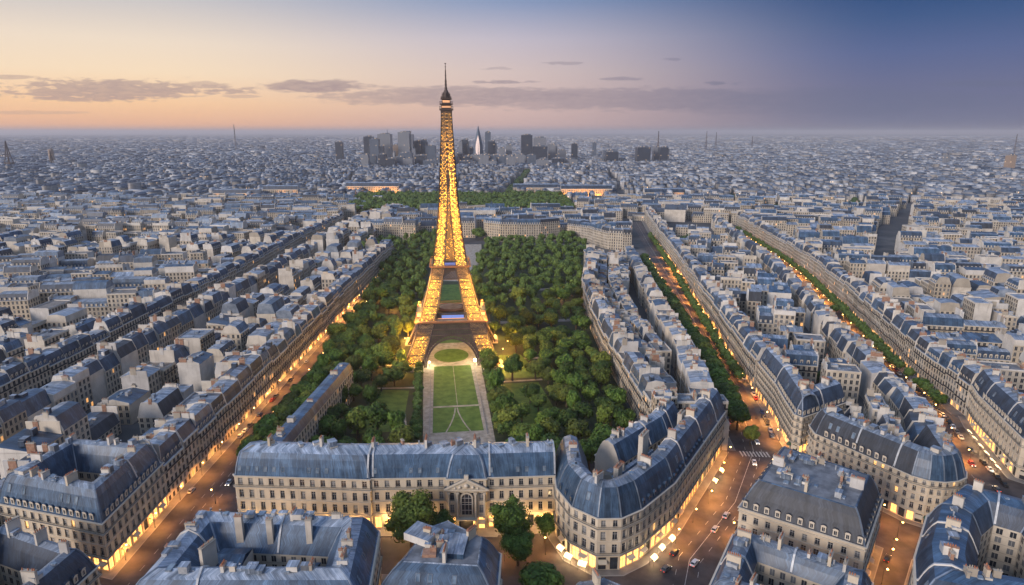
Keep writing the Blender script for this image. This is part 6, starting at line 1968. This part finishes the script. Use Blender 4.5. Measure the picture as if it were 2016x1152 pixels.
SKY = [(661, 674, 280, 3000, 'tower_glass_dark', 0), (717, 734, 269, 3000, 'tower_glass_dark', 0), (729, 746, 274, 2900, 'tower_glass', 0), (745, 770, 264, 3000, 'tower_pale', 1), (748, 756, 288, 2850, 'tower_glass_dark', 0), (745, 755, 307, 2750, 'tower_pale', 0),
       (770, 788, 286, 3150, 'tower_brown', 0), (785, 813, 260, 3000, 'tower_pale', 2), (786, 812, 301, 2750, 'tower_glass', 0), (773, 779, 300, 2760, 'tower_pale', 3), (816, 830, 278, 3050, 'tower_glass_dark', 0), (828, 842, 276, 3100, 'tower_glass', 2), (838, 858, 287, 3050, 'tower_glass', 0), (812, 818, 294, 2900, 'tower_pale', 0),
       (886, 900, 302, 2850, 'tower_pale', 0), (889, 912, 302, 2900, 'tower_glass_dark', 0), (903, 910, 279, 3000, 'tower_pale', 0), (909, 924, 275, 3050, 'tower_glass_dark', 2), (918, 934, 292, 3100, 'tower_glass', 0), (912, 926, 308, 2720, 'tower_glass_dark', 0), (926, 941, 305, 2750, 'tower_pale', 0),
       (941, 962, 305, 2760, 'tower_glass', 0), (962, 978, 306, 2770, 'tower_glass', 0), (955, 966, 260, 3200, 'tower_glass', 0), (961, 978, 278, 3100, 'tower_glass_dark', 2), (977, 998, 309, 2780, 'tower_glass_dark', 0), (982, 994, 292, 3000, 'tower_pale', 0), (996, 1008, 286, 3050, 'tower_pale', 1),
       (998, 1035, 306, 2790, 'tower_pale', 0), (1026, 1048, 266, 3000, 'tower_glass_dark', 0), (1048, 1077, 288, 2950, 'tower_glass_dark', 0), (1050, 1074, 271, 3300, 'tower_pale', 0), (1079, 1097, 285, 3050, 'tower_pale', 2), (1062, 1078, 312, 2750, 'tower_pale', 0), (1098, 1114, 296, 3200, 'tower_pale', 0), (1125, 1137, 283, 3050, 'tower_glass_dark', 0),
       (1166, 1174, 281, 3700, 'tower_glass', 0), (1188, 1214, 296, 3000, 'tower_glass', 0), (1192, 1216, 299, 2950, 'tower_glass_dark', 0), (1253, 1279, 290, 2950, 'tower_glass_dark', 0), (1298, 1317, 290, 2950, 'tower_glass_dark', 2), (1286, 1299, 290, 3000, 'tower_pale', 0), (1985, 1997, 306, 2300, 'tower_brown', 0), (1860, 1868, 306, 2700, 'tower_pale', 0), (96, 102, 294, 3000, 'tower_brown', 1)]
pr_ = random.Random(31); xq = 712
while xq < 1115:
    wq = pr_.uniform(14, 34); SKY.append((xq, xq + wq, pr_.uniform(303, 318), pr_.uniform(2500, 2700), pr_.choice(('tower_pale', 'tower_glass', 'tower_pale', 'tower_glass_dark')), 0)); xq += wq * pr_.uniform(0.8, 1.3)
SKY.sort(key=lambda s: s[0])
mw = {'tower_glass_dark': 'dark glass', 'tower_glass': 'blue grey glass', 'tower_pale': 'pale', 'tower_brown': 'brown'}; sc = {}
for (x0, x1, yt, D, mt, style) in SKY:
    xa, zt = atpix(x0, yt, D); xb, _ = atpix(x1, yt, D); w = abs(xb - xa); cx_ = (xa + xb) / 2
    sc[mt] = sc.get(mt, 0) + 1
    root = empty('office_tower', (cx_, D, 0)); tag(root, '%s office tower, %s of its colour from the west on the skyline' % (mw[mt], ordn(sc[mt])), 'skyscraper', 'office towers on the skyline')
    b_ = MB(); dd = w * 0.9 + 6
    if style == 2:
        b_.box((-w * 0.1, 0, 0), (w * 0.8, dd, zt), 0, mt, 'tar'); b_.box((w * 0.4, 2, 0), (w * 0.2, dd * 0.8, zt * 0.93), 0, 'tower_pale', 'tar')
    elif style == 3:
        b_.cyl((0, 0, 0), w * 0.5, zt, mt, 12)
    else:
        b_.box((0, 0, 0), (w, dd, zt), 0, mt, 'tar')
    b_.build('body', root)
    c_ = MB()
    c_.box((w * 0.1, 0, zt), (w * 0.5, dd * 0.5, 5), 0, 'tower_glass', 'tar'); c_.box((-w * 0.25, 4, zt), (w * 0.25, dd * 0.3, 3), 0, 'tower_pale', 'tar'); c_.build('roof_plant', root)
    if style == 1: c_ = MB(); c_.cyl((w * 0.2, 0, zt), 2.2, 22, 'tower_pale', 6, 1.0); c_.build('mast', root)
# the pointed pale tower with a glowing curved face
xa, zt = atpix(934, 268, 3000); xb, z1 = atpix(949, 268, 3000); xs, zs_ = atpix(944, 248, 3000); w = xb - xa
root = empty('pointed_tower', ((xa + xb) / 2, 3000, 0)); tag(root, 'pale pointed office tower with a spire and a glowing curved glass front', 'skyscraper')
p = MB(); p.cyl((0, 0, 0), w * 0.85, zt * 0.8, 'tower_glass', 4, w * 0.5); p.cyl((0, 0, zt * 0.8), w * 0.5, zs_ - zt * 0.8, 'tower_glass', 4, 1.0); p.build('body', root)
p = MB(); n = 8
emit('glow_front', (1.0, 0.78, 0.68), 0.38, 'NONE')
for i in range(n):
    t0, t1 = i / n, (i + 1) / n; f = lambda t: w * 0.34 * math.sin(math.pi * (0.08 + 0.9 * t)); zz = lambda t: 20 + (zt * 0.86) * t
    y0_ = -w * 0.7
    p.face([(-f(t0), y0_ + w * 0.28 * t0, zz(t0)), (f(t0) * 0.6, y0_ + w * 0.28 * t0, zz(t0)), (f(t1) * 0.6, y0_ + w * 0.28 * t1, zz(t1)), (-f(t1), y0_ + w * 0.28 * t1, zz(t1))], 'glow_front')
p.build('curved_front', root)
# thin masts standing in the far city
for px, yt, yb, D, lab in ((460, 245, 262, 4500, 'thin lattice mast rising over the horizon west of the tower'), (1297, 258, 300, 3000, 'tall thin mast between two dark office blocks'), (1392, 258, 275, 5000, 'thin mast on the hazy eastern skyline'), (1411, 260, 275, 5000, 'second thin mast on the eastern skyline'), (1482, 268, 275, 5000, 'short mast on the eastern skyline'), (2003, 264, 290, 4000, 'dark mast at the eastern frame edge')):
    x, zt = atpix(px, yt, D); root = empty('mast', (x, D, 0)); tag(root, lab, 'mast')
    p = MB(); w = 5 if D > 4200 else 4
    for sx, sy in ((-1, -1), (1, -1), (1, 1), (-1, 1)): p.beam((sx * w, sy * w, 0), (sx * w * 0.15, sy * w * 0.15, zt), 1.0, 'iron_dark')
    for k in range(8):
        z = zt * k / 8; q = w * (1 - 0.75 * k / 8); p.beam((-q, -q, z), (q, -q, z + zt / 9), 0.7, 'iron_dark'); p.beam((q, -q, z), (-q, -q, z + zt / 9), 0.7, 'iron_dark')
    p.build('shaft', root); p = MB(); p.cyl((0, 0, zt * 0.82), w * 0.55, 5, 'iron_dark', 8); p.build('platform', root)
for px, yt, D, w, lab in ((10, 277, 2600, 30, 'small distant lattice tower at the west frame edge'), (98, 296, 2700, 16, 'church tower with pointed top in the western haze')):
    x, zt = atpix(px, yt, D); root = empty('spire', (x, D, 0)); tag(root, lab, 'tower')
    p = MB()
    for sx, sy in ((-1, -1), (1, -1), (1, 1), (-1, 1)):
        p.beam((sx * w * .5, sy * w * .5, 0), (sx * w * 0.2, sy * w * 0.2, zt * 0.45), 3, 'iron_dark'); p.beam((sx * w * 0.2, sy * w * 0.2, zt * 0.45), (0, 0, zt), 3, 'iron_dark')
    p.build('frame', root); p = MB(); p.box((0, 0, zt * 0.2), (w * 0.8, w * 0.8, 5), 0, 'iron_dark', bottom=True); p.box((0, 0, zt * 0.45), (w * 0.5, w * 0.5, 4), 0, 'iron_dark', bottom=True); p.build('platform', root)

# long fronts floodlit in amber at the far side of the park woods
for i, (x0, x1, py, D, h, lab) in enumerate(((422, 512, 402, 1360, 20, 'long floodlit front, westernmost of the amber lit fronts'), (520, 588, 402, 1380, 26, 'shorter floodlit front west of the tower beside a dark roof'), (682, 785, 389, 1490, 24, 'amber floodlit palace front directly west of the tower'),
                              (1010, 1100, 388, 1500, 20, 'amber floodlit front just east of the tower'), (1104, 1204, 397, 1420, 24, 'long floodlit colonnaded front east of the tower'), (1268, 1345, 398, 1400, 18, 'dim amber lit front near the middle boulevard'))):
    xa, _ = atpix(x0, py, D); xb, _ = atpix(x1, py, D); w = xb - xa
    root = empty('floodlit_front', ((xa + xb) / 2, D, 0)); tag(root, lab, 'building', 'floodlit fronts beyond the woods')
    p = MB(); p.rnd = 0.3; nb = round(w / 4)
    p.wallq((-w / 2, 0), (w / 2, 0), 0, h, 'facade', 0, nb, 0, 5); p.wallq((w / 2, 0), (w / 2, 18), 0, h, 'facade', 0, 5, 0, 5); p.wallq((w / 2, 18), (-w / 2, 18), 0, h, 'facade', 0, nb, 0, 5); p.wallq((-w / 2, 18), (-w / 2, 0), 0, h, 'facade', 0, 5, 0, 5)
    for k in range(nb // 2): p.box((-w / 2 + (k + 0.5) * w / (nb // 2), -0.7, 0), (1.0, 0.8, h - 2), 0, 'cornice')
    p.box((0, -0.4, h - 1.9), (w + 1, 1.6, 1.6), 0, 'cornice', bottom=True); p.build('wall', root)
    p = MB(); p.rnd = 0.5; sweep(p, [(-w / 2, 0), (w / 2, 0)], [(0, h, 'slate'), (3, h + 7, 'zinc'), (9, h + 8.5, 'zinc'), (15, h + 7, 'slate'), (18, h, 'slate')]); endcap(p, [(-w / 2, 0), (w / 2, 0)], [(0, h), (3, h + 7), (9, h + 8.5), (15, h + 7), (18, h)], 'plaster', True, h); endcap(p, [(-w / 2, 0), (w / 2, 0)], [(0, h), (3, h + 7), (9, h + 8.5), (15, h + 7), (18, h)], 'plaster', False, h)
    p.build('roof', root)
    for k in range(max(3, int(w / 18))):
        lamp((-w / 2 + (k + 0.5) * w / max(3, int(w / 18)), -9, 5), 30000 if i not in (0, 5) else 14000, (1, 0.38, 0.07), 1.0, root, 'floodlight_lamp')

# ------------------------------------------------------------------ haze
hz = MB(); hz.box((0, 24000, -1.2), (60000, 50000, 215), 0, 'pole', bottom=True)
m = bpy.data.materials.new('haze_air'); m.use_nodes = True; nt = m.node_tree
for n in list(nt.nodes): nt.nodes.remove(n)
pv_ = nt.nodes.new('ShaderNodeVolumePrincipled'); pv_.inputs['Color'].default_value = (0.94, 0.89, 0.90, 1); pv_.inputs['Density'].default_value = HAZE; pv_.inputs['Anisotropy'].default_value = 0.15
ou = nt.nodes.new('ShaderNodeOutputMaterial'); nt.links.new(pv_.outputs[0], ou.inputs['Volume'])
MATS['haze_air'] = m; hz.m = ['haze_air'] * len(hz.m)
tag(hz.build('haze'), 'thin blue grey evening haze over the whole city', None, None, 'stuff')

for o in COL.objects:
    l = o.get('label')
    if l and len(l.split()) > 16: print('LONG', len(l.split()), l)
